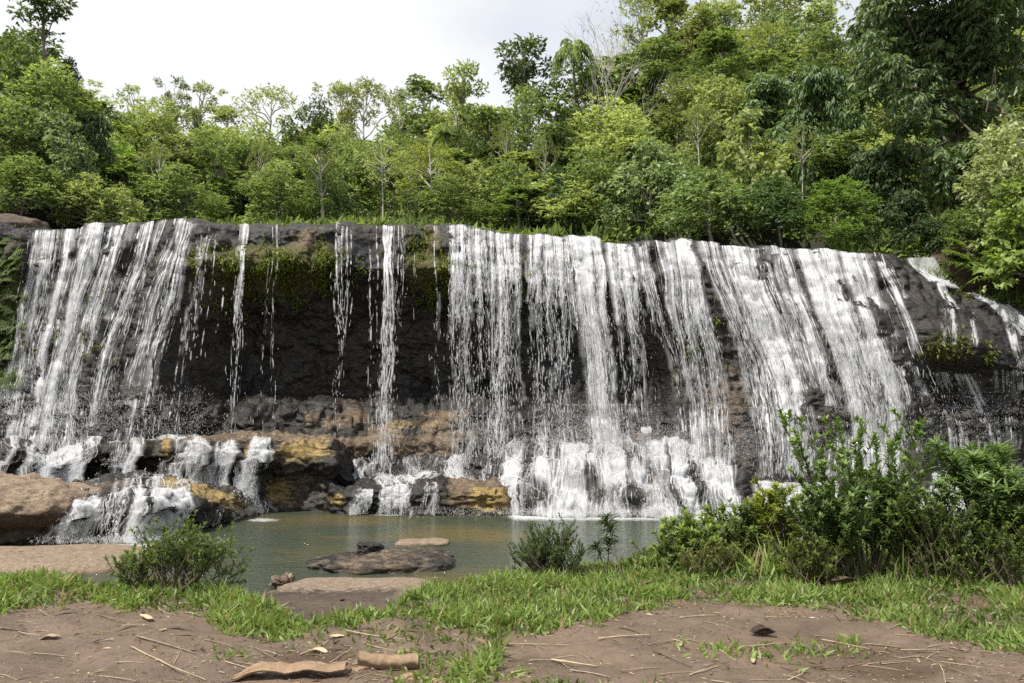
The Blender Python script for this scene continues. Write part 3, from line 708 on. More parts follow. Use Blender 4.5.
L_('column1', 574, 62, 46.5, 44, DEEP, 'leaning vine covered trunk below the palm')
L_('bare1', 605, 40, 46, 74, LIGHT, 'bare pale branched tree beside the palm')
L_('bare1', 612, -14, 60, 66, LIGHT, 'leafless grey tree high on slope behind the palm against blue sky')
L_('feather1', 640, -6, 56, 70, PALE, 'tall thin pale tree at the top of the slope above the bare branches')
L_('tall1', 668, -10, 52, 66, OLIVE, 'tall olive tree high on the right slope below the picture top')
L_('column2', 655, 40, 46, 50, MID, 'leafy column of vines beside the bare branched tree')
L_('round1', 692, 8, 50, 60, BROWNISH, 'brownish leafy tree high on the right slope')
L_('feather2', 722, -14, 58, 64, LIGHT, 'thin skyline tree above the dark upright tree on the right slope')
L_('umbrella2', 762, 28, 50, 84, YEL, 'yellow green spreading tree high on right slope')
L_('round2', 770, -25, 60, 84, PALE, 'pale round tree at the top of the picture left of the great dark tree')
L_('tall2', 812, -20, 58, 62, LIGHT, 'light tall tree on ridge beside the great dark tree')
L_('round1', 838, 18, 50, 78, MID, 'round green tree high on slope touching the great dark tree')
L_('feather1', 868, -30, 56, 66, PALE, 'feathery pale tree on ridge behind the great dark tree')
# middle of the slope
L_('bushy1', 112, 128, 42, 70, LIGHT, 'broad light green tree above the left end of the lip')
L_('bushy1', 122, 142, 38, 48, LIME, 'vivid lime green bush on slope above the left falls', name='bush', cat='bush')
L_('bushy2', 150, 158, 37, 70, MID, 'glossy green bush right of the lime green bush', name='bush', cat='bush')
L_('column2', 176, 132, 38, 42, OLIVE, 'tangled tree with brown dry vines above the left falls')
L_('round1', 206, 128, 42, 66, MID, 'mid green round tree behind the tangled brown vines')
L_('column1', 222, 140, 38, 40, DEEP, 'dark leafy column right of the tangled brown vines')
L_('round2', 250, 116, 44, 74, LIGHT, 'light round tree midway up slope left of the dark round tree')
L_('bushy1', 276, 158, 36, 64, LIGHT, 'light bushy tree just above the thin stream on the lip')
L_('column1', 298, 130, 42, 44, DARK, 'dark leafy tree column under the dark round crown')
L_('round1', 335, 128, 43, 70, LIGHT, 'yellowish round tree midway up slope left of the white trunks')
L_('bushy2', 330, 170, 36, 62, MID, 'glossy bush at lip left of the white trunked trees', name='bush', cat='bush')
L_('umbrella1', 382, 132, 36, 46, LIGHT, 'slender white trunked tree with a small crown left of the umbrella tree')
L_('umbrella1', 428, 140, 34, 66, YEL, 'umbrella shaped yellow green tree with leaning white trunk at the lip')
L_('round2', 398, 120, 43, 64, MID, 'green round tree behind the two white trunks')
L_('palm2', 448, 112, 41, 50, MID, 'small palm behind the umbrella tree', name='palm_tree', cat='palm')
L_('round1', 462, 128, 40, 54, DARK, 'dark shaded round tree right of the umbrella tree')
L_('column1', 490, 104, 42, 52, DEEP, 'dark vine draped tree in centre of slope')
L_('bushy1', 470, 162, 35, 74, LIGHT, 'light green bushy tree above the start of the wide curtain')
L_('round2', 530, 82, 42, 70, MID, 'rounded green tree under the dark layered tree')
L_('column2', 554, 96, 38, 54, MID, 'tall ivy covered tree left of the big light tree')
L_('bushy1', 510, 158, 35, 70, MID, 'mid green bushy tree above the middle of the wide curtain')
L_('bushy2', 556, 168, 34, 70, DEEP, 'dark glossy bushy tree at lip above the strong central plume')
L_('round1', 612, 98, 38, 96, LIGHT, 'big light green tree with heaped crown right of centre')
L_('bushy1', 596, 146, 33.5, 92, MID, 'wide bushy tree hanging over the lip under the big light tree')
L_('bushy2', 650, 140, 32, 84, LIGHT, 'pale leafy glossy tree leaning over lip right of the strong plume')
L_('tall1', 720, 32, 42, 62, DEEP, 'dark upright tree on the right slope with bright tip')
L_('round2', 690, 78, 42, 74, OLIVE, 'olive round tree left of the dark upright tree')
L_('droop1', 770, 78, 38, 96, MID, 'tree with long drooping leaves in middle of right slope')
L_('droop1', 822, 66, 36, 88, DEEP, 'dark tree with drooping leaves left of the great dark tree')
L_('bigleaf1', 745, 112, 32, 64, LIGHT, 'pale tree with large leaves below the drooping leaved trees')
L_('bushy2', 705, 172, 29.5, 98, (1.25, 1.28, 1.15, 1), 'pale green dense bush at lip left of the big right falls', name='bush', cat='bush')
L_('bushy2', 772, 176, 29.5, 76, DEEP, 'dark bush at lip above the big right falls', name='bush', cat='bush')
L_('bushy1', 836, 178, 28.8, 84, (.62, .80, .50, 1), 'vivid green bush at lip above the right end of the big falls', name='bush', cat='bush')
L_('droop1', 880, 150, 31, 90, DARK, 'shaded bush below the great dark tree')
# steep slope on the left
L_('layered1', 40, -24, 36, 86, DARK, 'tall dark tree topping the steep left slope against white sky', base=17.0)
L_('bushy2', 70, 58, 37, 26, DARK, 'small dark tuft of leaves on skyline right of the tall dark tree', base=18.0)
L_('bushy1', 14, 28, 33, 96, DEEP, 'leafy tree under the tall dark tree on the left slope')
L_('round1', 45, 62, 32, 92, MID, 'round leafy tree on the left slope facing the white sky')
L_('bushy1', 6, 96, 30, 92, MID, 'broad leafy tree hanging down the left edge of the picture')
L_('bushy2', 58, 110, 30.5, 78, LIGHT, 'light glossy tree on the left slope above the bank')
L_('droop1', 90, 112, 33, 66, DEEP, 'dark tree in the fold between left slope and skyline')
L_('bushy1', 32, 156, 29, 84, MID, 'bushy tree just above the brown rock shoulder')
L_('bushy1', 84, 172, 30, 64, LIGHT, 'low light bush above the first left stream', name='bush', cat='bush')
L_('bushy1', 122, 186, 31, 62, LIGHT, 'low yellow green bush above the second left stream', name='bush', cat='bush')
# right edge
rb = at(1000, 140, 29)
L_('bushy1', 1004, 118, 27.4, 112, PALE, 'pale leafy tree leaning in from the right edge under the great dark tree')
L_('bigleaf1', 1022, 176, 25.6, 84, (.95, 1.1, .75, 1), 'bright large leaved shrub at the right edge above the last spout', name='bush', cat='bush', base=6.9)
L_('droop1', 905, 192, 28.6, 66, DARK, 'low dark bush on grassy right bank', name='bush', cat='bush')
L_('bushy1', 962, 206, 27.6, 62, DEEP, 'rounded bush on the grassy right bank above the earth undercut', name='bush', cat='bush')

def great_tree():
    rng = np.random.default_rng(90); y = 31.0
    s = Soup(); cl = []
    for (px, py, r, n_) in [(890, 20, 1.5, 5), (930, 10, 1.9, 7), (985, 20, 1.9, 7), (1040, 30, 2.0, 6), (880, 75, 1.1, 5), (905, 110, 1.0, 5), (925, 60, 1.4, 6), (965, 55, 1.3, 5), (1010, 70, 1.2, 5), (888, 140, .7, 4), (915, 148, .7, 4), (940, 115, 1.1, 6), (965, 150, 1.1, 6), (1005, 120, 1.2, 6), (930, 175, .9, 5), (985, 185, 1.0, 5), (900, -30, 2, 5), (960, -40, 2.2, 6), (1020, -40, 2.2, 6)]:
        p = at(px, py, y - 1.5 * rng.random())
        for k in range(n_):
            q = p + rng.normal(size=3) * r * np.array([.55, .8, .5]); cl.append((*q, r * (.35 + .25 * rng.random())))
    clump_leaves(s, rng, cl, 30000, .30, .85, .7, .38, 1.0, .35)
    r = bpy.data.objects.new('tree', None); COL.objects.link(r)
    b = at(955, 215, y + 1.2); b[2] = float(hill_z(b[0], b[1])) - .5
    r.location = b
    c = link('crown', s.data('crown', M_GLOSSLEAF), r, -Vector(b)); c.color = (.78, .86, .78, 1)
    s = Soup(); t0 = np.zeros(3); top = np.array(at(955, 30, y + 1.0)) - b
    limb(s, rng, t0, top, .38, .16, .05, 8, 8)
    for k in cl[::4]:
        limb(s, rng, top * (.35 + .6 * rng.random()), np.array(k[:3]) - b, .10, .03)
    for px in (992, 999):
        P = np.array([at(995, 66, y - 2), at((px + 992) / 2, 85, y - 2), at(px - 6 if px < 995 else px + 3, 112, y - 2)]) - b
        s.tube(P, .025, 4)
    link('trunk', s.data('trunk', M_TWIG), r)
    tag(r, 'great dark tree with drooping leaves overhanging the right slope at the picture top', 'tree')
great_tree()

for px, top, y, k in [(158, 138, 36, 30), (322, 150, 35, 34), (346, 120, 41, 26), (504, 118, 39, 28), (545, 128, 37, 26), (700, 100, 37, 34), (676, 70, 44, 30), (742, 66, 42, 30), (800, 120, 33, 30), (262, 136, 40, 28)]:
    L_('umbrella1', px, top, y, k, OLIVE, 'slim pale trunk with a tiny crown standing up through the wood', 'slim pale trunks in the wood')
# filler trees that close the wood between the ones above; nothing sets them apart
frng = np.random.default_rng(17)
keys = ['round1', 'round2', 'bushy1', 'tall1', 'column2', 'bushy2', 'feather1', 'column1']
SKY_PX = [-80, 0, 60, 85, 120, 300, 440, 480, 540, 600, 640, 700, 1100]; SKY_PY = [10, 30, 70, 104, 108, 106, 104, 104, 80, 84, 20, 0, -20]
cols_ = [DEEP, MID, MID, LIGHT, OLIVE, LIGHT]
for row, (y, d) in enumerate([(33.5, 150), (39, 128), (45, 108), (51, 96), (57, 84)]):
    for px in np.arange(-40, 1090, 62):
        px = px + frng.uniform(-24, 24)
        u = (px - 512) / FPX
        zb = float(hill_z(u * y, y)); base_py = proj(np.array([u * y, y, zb]))[1]
        if row == 0 and (px > 860 or 360 < px < 450): continue
        top = max(base_py - frng.uniform(66, 104), np.interp(px, SKY_PX, SKY_PY) + frng.uniform(4, 24))
        k = keys[frng.integers(len(keys))]
        if base_py - top < 22: continue
        L_(k, px, top, y, frng.uniform(60, 92), cols_[frng.integers(6)], 'leafy green tree filling the dense wood on slope behind the falls', 'trees filling the wooded slope')

# undergrowth over the hillside and the lip of the river
def scatter_undergrowth():
    rng = np.random.default_rng(55); s = Soup(); n = 9000
    px = rng.uniform(-60, 1090, n); y = 28.2 + 30 * rng.random(n) ** 1.8
    u = (px - 512) / FPX; x = u * y
    y = np.where((px < 880) & (y < 31.5), y + 3.4, y); x = u * y
    z = hill_z(x, y) - np.where((px > 560) & (px < 880) & (y < 34.5), 1.1 * rng.random(n), 0)
    o = np.stack([x, y, z], -1)
    for j in range(6):
        d = rand_dirs(rng, n, .7)
        s.leaves(o + d * (.45 * rng.random((n, 1))) + [0, 0, .3], d, rand_dirs(rng, n, 1.2), .5 * (.6 + .7 * rng.random(n)), .2, np.clip(.45 + .28 * rng.normal(size=n), 0, .95), curve=.2)
    o_ = link('undergrowth', s.data('undergrowth', M_LEAF)); o_.color = (.8, .9, .75, 1)
    stuff(o_, 'leafy undergrowth covering the forest floor behind the lip', 'undergrowth')
scatter_undergrowth()

# low fern tufts along the lip, and grass on the right bank
def bank_grass():
    rng = np.random.default_rng(66); s = Soup()
    n = 9000; px = rng.uniform(835, 1060, n); y = rng.uniform(26.9, 29.3, n)
    x = (px - 512) / FPX * y; z = hill_z(x, y)
    ax = unit(rng.normal(size=(n, 3)) * [.6, .6, .25] + [0, -.15, .9])
    s.leaves(np.stack([x, y, z - .05], -1), ax, rand_dirs(rng, n), rng.uniform(.25, .6, n), .05, np.clip(.6 + .25 * rng.normal(size=n), 0, .95), .5, 2)
    o = link('bank_grass', s.data('bank_grass', M_GRASS)); stuff(o, 'bright long grass on top of the right bank', 'grass')
bank_grass()
def fern_proto():
    rng = np.random.default_rng(71); s = Soup()
    for i in range(26):
        a = rng.random() * 6.28; l = .55 + .35 * rng.random(); u = np.linspace(0, 1, 10)
        R_ = np.stack([math.cos(a) * l * u, math.sin(a) * l * u, l * (.9 * u - .8 * u * u)], -1)
        T = unit(np.gradient(R_, axis=0)); sd = unit(np.cross(T, [0, 0, 1.0]) + 1e-4)
        for sg in (-1, 1):
            s.leaves(R_[1:], sd[1:] * sg + T[1:] * .4, np.array([0, 0, 1.0]) + 0 * R_[1:], .20 * np.sin(np.pi * (.15 + .8 * u[1:])), .07, .3 + .6 * rng.random(), .2)
    return s.data('fronds', M_LEAF)
FERN = fern_proto()
def fern(p):
    r = bpy.data.objects.new('fern', None); COL.objects.link(r); r.location = p
    link('fronds', FERN, r); return r
frg = random.Random(8)
for i in range(22):
    px = 235 + i * 19 + frg.uniform(-9, 9)
    if 400 < px < 450 and i % 2: continue
    p = at(px, 221, 28.4); p[2] = float(lip_z(p[0])) - .03
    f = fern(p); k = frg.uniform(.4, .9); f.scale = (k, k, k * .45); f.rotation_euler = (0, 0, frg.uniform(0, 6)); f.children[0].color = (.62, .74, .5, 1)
    tag(f, 'low bright fern growing along the lip of the falls', 'fern', 'ferns along the lip')
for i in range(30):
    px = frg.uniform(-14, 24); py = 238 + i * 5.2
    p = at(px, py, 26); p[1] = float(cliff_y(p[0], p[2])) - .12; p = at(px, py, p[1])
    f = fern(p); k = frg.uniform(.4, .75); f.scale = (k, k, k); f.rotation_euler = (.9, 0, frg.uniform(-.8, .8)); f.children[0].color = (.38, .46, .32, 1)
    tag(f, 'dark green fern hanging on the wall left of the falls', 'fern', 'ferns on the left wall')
# hanging grass and earth of the undercut right bank
rng = np.random.default_rng(12)
p = at(985, 268, 26.9)
rock('red brown earth bank undercut by the stream at right end of the lip', (p[0] + 1.2, 28.3, p[2] - .2), (5.0, 2.8, 2.4), 61, M_EARTH, .4, name='earth_bank', cat='earth bank')
for i in range(16):
    px = 948 + i * 5.5 + frg.uniform(-6, 6); py = 246 + .22 * (px - 940) + frg.uniform(-14, 16)
    f = fern(at(px, py, 26.7)); k = frg.uniform(.4, .8); f.scale = (k, k, k); f.rotation_euler = (.5, 0, frg.uniform(-.8, .8)); f.children[0].color = (.6, .7, .36, 1)
    tag(f, 'bright fern drooping over the undercut earth bank', 'fern', 'ferns over the right earth bank')

def brow_moss():
    rng = np.random.default_rng(91); s = Soup(); P = []
    for (px, py, sx, sy, n) in [(275, 268, 42, 14, 2600), (215, 278, 18, 16, 700), (318, 262, 16, 14, 600), (430, 250, 14, 22, 900), (432, 285, 14, 8, 300), (505, 272, 40, 16, 700), (945, 350, 20, 12, 260), (700, 335, 12, 16, 350), (965, 292, 12, 5, 90), (8, 300, 14, 55, 900), (90, 320, 26, 30, 350)]:
        q = np.stack([px + sx * rng.normal(size=n), py + sy * rng.normal(size=n)], 1); P.append(q)
    q = np.concatenate(P); p = at(q[:, 0], q[:, 1], 26.0); p[:, 1] = cliff_y(p[:, 0], p[:, 2]); f = p[:, 1:2] / 26.0
    z = p[:, 2]; ok = z < lip_z(p[:, 0]) - .05; p = p[ok]; n = len(p)
    cl = .5 + .5 * noise(p[:, 0] * 2.2, p[:, 2] * 2.2, 0, 92); k = rng.random(n) < np.clip((cl - .42) * 3.2, .04, .8); p = p[k]; n = len(p)
    for j in range(3):
        ax = unit(rng.normal(size=(n, 3)) * .5 + [0, -.5, -.75])
        s.leaves(p + rng.normal(size=(n, 3)) * .05 + [0, -.03, 0], ax, rand_dirs(rng, n, .5), .07 + .15 * rng.random(n), .035 + .03 * rng.random(n), np.clip(.4 + .28 * rng.normal(size=n), 0, .95), .2)
    o = link('moss', s.data('moss', M_LEAF)); o.color = (.64, .68, .28, 1)
    stuff(o, 'yellow green moss and small plants hanging from the rock brow', 'moss')
brow_moss()

# ------------------------------------------------------------------ falling water
# every strand is a ribbon of water with gaps in it; droplets are small spindles
class Water:
    def __init__(s): s.V, s.Q, s.A, s.n = [], [], [], 0
    def strands(s, P, Wd, ang):
        """P (n, m, 3), Wd (n, m) half widths (0 = gap), ang (n,) turn of the ribbon about z; the ribbon is thick in the middle and thins out to its rims"""
        n, m, _ = P.shape
        w0 = Wd.max(1, keepdims=True) + 1e-6; A = np.clip(Wd / (.75 * w0), 0, 1); Wr = w0 * (.7 + .5 * A) * 1.35
        lat = np.stack([np.cos(ang), np.sin(ang), 0 * ang], -1)[:, None] * Wr[..., None]
        V = np.stack([P - lat, P + np.array([0, -.006, 0]), P + lat], 2).reshape(-1, 3)
        a = np.stack([0 * A, A, 0 * A], 2).reshape(-1)
        i = (np.arange(n)[:, None] * m + np.arange(m - 1)[None]) * 3
        keep = (A[:, :-1] > 0) | (A[:, 1:] > 0)
        i = i[keep]
        for o in (0, 1): s.Q.append(np.stack([i + o, i + o + 1, i + o + 4, i + o + 3], 1) + s.n)
        s.V.append(V); s.A.append(a); s.n += len(V)
    def drops(s, P, D, L, R):
        n = len(P)
        if n == 0: return
        D = unit(D); a = unit(np.cross(D, [.3, .9, .1])); b = np.cross(D, a)
        L = np.broadcast_to(L, (n,))[:, None]; R = np.broadcast_to(R, (n,))[:, None]
        t = P - D * L * .5; e = P + D * L * .5; m = P + D * L * .12
        V = np.stack([t, m + a * R, m + (-.5 * a + .87 * b) * R, m + (-.5 * a - .87 * b) * R, e], 1).reshape(-1, 3)
        i = np.arange(n) * 5 + s.n
        f = []
        for p, q, r in ((0, 1, 2), (0, 2, 3), (0, 3, 1), (4, 2, 1), (4, 3, 2), (4, 1, 3)): f.append(np.stack([i + p, i + q, i + r, i + r], 1))
        s.V.append(V); s.A.append(np.full(len(V), .50)); s.n += len(V)
        s.T = getattr(s, 'T', []); s.T += [g[:, :3] for g in f]
    def build(s, name, mat, parent=None):
        if not s.V or not (s.Q or getattr(s, 'T', None)): return None
        V = np.concatenate(s.V); F = []
        if s.Q: F.append(np.concatenate(s.Q))
        if getattr(s, 'T', None): F.append(np.concatenate(s.T))
        used = np.zeros(len(V), bool)
        for f in F: used[f.ravel()] = True
        new = np.cumsum(used) - 1
        F = [new[f] for f in F]
        return link(name, mesh_data(name, V[used], F, mat, {'thick': np.concatenate(s.A)[used]}, True), parent)

LP = [20, 30, 60, 105, 130, 160, 180, 200, 240, 275, 340, 370, 387, 405, 455, 500, 545, 575, 600, 625, 640, 680, 700, 720, 760, 800, 840, 860, 880, 905]
BP = [-5, 8, 36, 62, 84, 104, 126, 182, 233, 275, 341, 371, 387, 408, 460, 502, 548, 600, 618, 640, 676, 702, 752, 772, 808, 850, 884, 900, 935, 985]
def falls(specs, seed, label, per=4.3, wmax=.023, dropn=1.0, group=None, clump=1.0):
    """specs: (lip px a, b, density, t_start, t_end)"""
    rng = np.random.default_rng(seed); w = Water(); M = 130
    veil = Water()
    for (a, b, den, t0, t1) in specs:
        n = max(3, int((b - a) * den * per))
        lp = rng.uniform(a, b, n)
        if b - a > 9:
            lp = rng.uniform(a, b, int(n * 1.7)); lp = lp + np.where(rng.random(len(lp)) < .25, rng.normal(size=len(lp)) * 4, 0)
            pr = np.clip(.52 + clump * noise(lp * .085, seed * 1.7, 0, 8) + .75 * noise(lp * .42, seed, 0, 9), .05, 1)
            lp = lp[rng.random(len(lp)) < pr]
        n = len(lp)
        # bundle strands
        lp = lp + (b - a > 14) * 3.2 * noise(lp * .22, seed, 0, 7) + .3 * rng.normal(size=n)
        te = np.full((n, 1), 1.12) if t1 == 1 else t1 + rng.uniform(-.24, .30, (n, 1)) * (t1 - t0)
        t = t0 + (te - t0) * np.linspace(0, 1, M)[None] + rng.uniform(0, .02, (n, 1)) + (rng.uniform(0, .10, (n, 1)) if t0 > .1 else 0)
        bp = np.interp(lp, LP, BP)
        ease = sstep(-.05, .9, t) * .55 + .45 * np.clip(t, 0, 1)
        wander = 2.6 * noise(lp[:, None] * .10, t * 5, seed, 3) * np.minimum(1, t * 5) + 1.1 * noise(lp[:, None] * .45, t * 13, seed, 4) * np.minimum(1, t * 6) + rng.normal(size=(n, 1)) * 3.0 * t ** 1.5
        px = lp[:, None] + (bp - lp)[:, None] * ease + wander
        x = x_of(px); zl_ = lip_z(x_of(lp))[:, None]
        z = zl_ - t * (zl_ - ZB + .1)
        y = cliff_y(x, z) - .05 - .07 * rng.random((n, 1))
        run = np.minimum.accumulate(y, 1)
        free = np.clip((y - run) * 2.0, 0, 1)             # 1 where the water has left the rock
        y = np.minimum(y, run - .02 * np.cumsum(free > .3, 1) * .3 * rng.random((n, 1)))
        y = y - free * .25 * rng.random((n, 1))
        x = x_of(px) * y / YL
        P = np.stack([x, y, z], -1)
        # ribbon width: solid high up, torn into pieces lower down
        ph = rng.uniform(0, 99, (n, 1))
        tear = noise(t * 26 + ph * 3, lp[:, None] * .9, ph, 5) + .55 * noise(t * 70 + ph, ph * 2, 0, 6)
        wd = wmax * (.22 + .95 * rng.random((n, 1)) ** 3) * np.clip(.55 - .50 * t - .30 * free + tear * (.75 + .5 * t), 0, 1)
        wd[:, 0] = 0; wd[:, -1] = 0
        w.strands(P, wd, rng.uniform(-.6, .6, n))
        # wide thin veils of water between the strands
        nv = int(n * .5) if b - a > 20 else 0
        if nv:
            tv = noise(t[:nv] * 9 + ph[:nv], lp[:nv, None] * .3, seed, 15) + .6 * noise(t[:nv] * 34 + ph[:nv], ph[:nv], 0, 16)
            wv = wmax * (1.3 + 2.8 * rng.random((nv, 1))) * np.clip(.36 + .85 * tv - .25 * free[:nv] - .25 * t[:nv], 0, 1); wv[:, 0] = 0; wv[:, -1] = 0
            veil.strands(P[:nv] + np.array([0, .02, 0]) + rng.normal(size=(nv, 1, 1)) * np.array([.09, 0, 0]), wv, rng.uniform(-.4, .4, nv))
        # droplets shaken loose
        k = int(n * 8 * dropn * min(1, t1 - t0 + .1)); si = rng.integers(n, size=k); ti = (M * np.clip(.12 + .88 * rng.random(k) ** .75, 0, .995)).astype(int)
        q = P[si, ti] + rng.normal(size=(k, 3)) * (np.array([.07, .08, .06]) * (.4 + 1.6 * t[si, ti])[:, None])
        w.drops(q, np.array([0, 0, -1.0]) + .12 * rng.normal(size=(k, 3)), .06 + .26 * rng.random(k) ** 2, .008 + .013 * rng.random(k) ** 2)
    root = w.build('waterfall', M_WATER); tag(root, label, 'waterfall', group)
    veil.build('veil', M_VEIL, root)
    return root

falls([(28, 52, .55, 0, 1), (52, 59, .3, 0, 1), (59, 100, .85, 0, 1), (100, 106, .25, 0, 1), (106, 136, .95, 0, 1), (136, 148, .18, 0, 1), (148, 181, .75, 0, 1), (181, 216, .28, 0, .55), (181, 205, .18, .30, 1)], 1, 'wide white falls at left end slanting down a bulging rock')
falls([(229, 253, .26, 0, .5), (233, 247, .20, 0, 1)], 2, 'thin broken stream over the mossy brow right of the left falls')
falls([(270, 281, .07, 0, 1)], 3, 'faintest single thread of water in front of the black recess', dropn=.5)
falls([(334, 347, .26, 0, .45), (337, 343, .30, 0, 1)], 4, 'thread of water left of the strong narrow spout')
falls([(364, 378, .13, 0, .9)], 5, 'sparse dripping thread just beside the strong narrow spout')
falls([(383, 392, 1.5, 0, 1), (394, 413, .40, 0, .45), (396, 411, .12, .2, .9)], 6, 'strong narrow white spout alone in front of the black recess')
falls([(413, 450, .05, 0, .9)], 13, 'few scattered drips under the orange moss patch on the brow', dropn=1.5)
falls([(450, 476, .55, 0, .4), (452, 475, .22, 0, 1), (474, 565, .52, 0, .3), (474, 500, .24, 0, 1), (496, 505, .75, 0, 1), (506, 566, .24, 0, 1)], 7, 'wide curtain of fine threads falling free from the middle of the lip', dropn=2.6, clump=.35, wmax=.020)
falls([(560, 606, 1.0, 0, .4), (570, 592, 1.5, 0, 1), (592, 626, .30, 0, 1), (606, 640, .7, 0, .35)], 8, 'strong central plume dropping onto the rock mound')
falls([(624, 692, .70, 0, .45), (640, 688, .80, 0, 1)], 9, 'curving white fall bending right beside the central plume')
falls([(692, 702, .12, 0, 1), (703, 764, .72, 0, 1), (762, 868, .85, 0, 1), (700, 868, .3, 0, .6), (866, 886, .2, 0, .9)], 10, 'broad white sheet covering the sloping rock on the right', per=4.1, clump=.95)

# water that runs over the ledges follows their surfaces and drops clear where they are undercut
def sample_grid(G, r, c):
    R_, C_ = G.shape[:2]; r = np.clip(r, 0, R_ - 1.001); c = np.clip(c, 0, C_ - 1.001)
    r0 = r.astype(int); c0 = c.astype(int); fr = (r - r0)[..., None]; fc = (c - c0)[..., None]
    return (G[r0, c0] * (1 - fr) + G[r0 + 1, c0] * fr) * (1 - fc) + (G[r0, c0 + 1] * (1 - fr) + G[r0 + 1, c0 + 1] * fr) * fc
def water_paths(w, veil, P, lp, seed, wmax, rng, dropn, solid=.5, zcut=.02):
    n, M = P.shape[:2]
    seg = np.concatenate([np.zeros((n, 1)), np.cumsum(np.linalg.norm(np.diff(P, axis=1), axis=2), 1)], 1)
    ph = rng.uniform(0, 99, (n, 1))
    tear = noise(seg * 2.4 + ph * 3, lp[:, None] * .9, ph, 5) + .7 * noise(seg * 8 + ph, ph * 2, 0, 6) + .9 * noise(P[..., 0] * 2.2, P[..., 2] * 1.7, seed, 7)
    wd = wmax * (.25 + .75 * rng.random((n, 1)) ** 2) * np.clip(solid - .06 + tear * .85, 0, 1)
    wd = np.where(P[..., 2] < zcut, 0, wd); wd[:, 0] = 0; wd[:, -1] = 0
    w.strands(P, wd, rng.uniform(-.6, .6, n))
    nv = int(n * .55)
    if nv:
        wv = wmax * (1.2 + 2.4 * rng.random((nv, 1))) * np.clip(solid + .1 + .6 * noise(seg[:nv] * 2 + ph[:nv], lp[:nv, None] * .4, seed, 15) + .8 * noise(P[:nv, :, 0] * 2.2, P[:nv, :, 2] * 1.7, seed, 7), 0, 1)
        wv = np.where(P[:nv, :, 2] < zcut, 0, wv); wv[:, 0] = 0; wv[:, -1] = 0
        veil.strands(P[:nv] + np.array([0, -.015, .01]), wv, rng.uniform(-.3, .3, nv))
    k = int(n * 3 * dropn); si = rng.integers(n, size=k); ti = rng.integers(1, M - 1, size=k)
    q = P[si, ti] + np.abs(rng.normal(size=(k, 3))) * np.array([0, -.05, .05]) + rng.normal(size=(k, 3)) * .03
    D = P[si, ti + 1] - P[si, ti - 1] + 1e-4 * rng.normal(size=(k, 3)); ok = q[:, 2] > .02
    w.drops(q[ok], (unit(D) + .35 * rng.normal(size=(k, 3)))[ok], (.03 + .08 * rng.random(k) ** 2)[ok], (.008 + .014 * rng.random(k) ** 2)[ok])
def cascade(label, specs, seed, wmax=.026, dropn=1.6, per=4.0):
    """specs: (ledge, px a, px b, density, from row, to row (0 back .. 1 foot), px drift, solidity)"""
    rng = np.random.default_rng(seed); w, veil = Water(), Water()
    for (key, pa, pb, den, r0, r1, drift, solid) in specs:
        G, gpx = GRIDS[key]
        lp = rng.uniform(pa, pb, max(4, int((pb - pa) * den * per * 1.5)))
        if pb - pa > 12:
            pr = np.clip(.55 + 1.0 * noise(lp * .09, seed * 1.3, 0, 8) + .7 * noise(lp * .35, seed, 0, 9), .05, 1); lp = lp[rng.random(len(lp)) < pr]
        n = len(lp); M = 80
        t = np.linspace(0, 1, M)[None] + 0 * lp[:, None]
        rr = (r0 + rng.random((n, 1)) ** 2 * .35 * (r1 - r0) + (r1 - r0) * t) * (G.shape[0] - 1)
        px = lp[:, None] + drift * t + 5.5 * noise(lp[:, None] * .10, t * 4, seed, 3) * t ** .5 + 2.6 * noise(lp[:, None] * .4, t * 9, seed, 4) + rng.normal(size=(n, 1)) * 2.0 * t
        if key == 'mound': px = px + (lp[:, None] - 600) * .30 * t
        P = sample_grid(G, rr, np.interp(px, gpx, np.arange(len(gpx))))
        y = np.minimum.accumulate(P[..., 1], 1); free = y < P[..., 1] - .03
        P = np.stack([P[..., 0], y - .03 - .03 * rng.random((n, 1)), P[..., 2] + .025], -1)
        P[..., 1] -= free * .05 * rng.random((n, 1))
        water_paths(w, veil, P, lp, seed, wmax, rng, dropn, solid)
    root = w.build('cascade', M_WATER); tag(root, label, 'cascade'); veil.build('veil', M_VEIL, root); return root
cascade('bright cascade pouring over the upper left rock step', [('upper', 36, 84, 1.0, .30, 1, 2, .5), ('upper', 84, 104, .7, .5, 1, -16, .4), ('upper', -20, 36, .25, .1, .7, 0, .25), ('upper', 10, 200, .55, .02, .36, 0, .6)], 21)
cascade('trickles over the dark undercut face of the upper rock step', [('upper', 136, 142, .9, .3, 1, 0, .35), ('upper', 108, 130, .15, .3, 1, 0, .2), ('upper', 8, 26, .3, .4, 1, 0, .2)], 22)
cascade('fan shaped cascade over the upper step right of the ochre spout stain', [('upper', 180, 198, .8, .54, 1, -10, .36), ('upper', 192, 206, .75, .54, 1, 10, .36)], 23)
cascade('sparse cascade beside the fan on the upper step', [('upper', 218, 238, .55, .54, 1, 2, .2)], 24)
cascade('slanting narrow cascade between two ochre rock patches reaching the pool', [('upper', 258, 270, 1.1, .52, .92, -14, .5), ('upper', 240, 272, .45, .74, 1, 6, .25), ('lower', 236, 256, .4, .5, 1, 10, .2)], 25)
cascade('wide low cascade over the front rock step behind the left bush', [('lower', 68, 118, .95, .55, 1, -2, .45), ('lower', 118, 146, .4, .56, 1, 0, .2), ('lower', 144, 192, .95, .54, 1, 6, .4), ('lower', 206, 226, .35, .55, 1, 8, .2), ('lower', 80, 190, .12, .15, .6, 0, .1)], 26, wmax=.024)
cascade('small forked cascade over the dark rocks left of the long block', [('slope', 334, 342, 1.2, .25, .8, 5, .6), ('slope', 346, 354, 1.2, .25, .8, -3, .6)], 27)
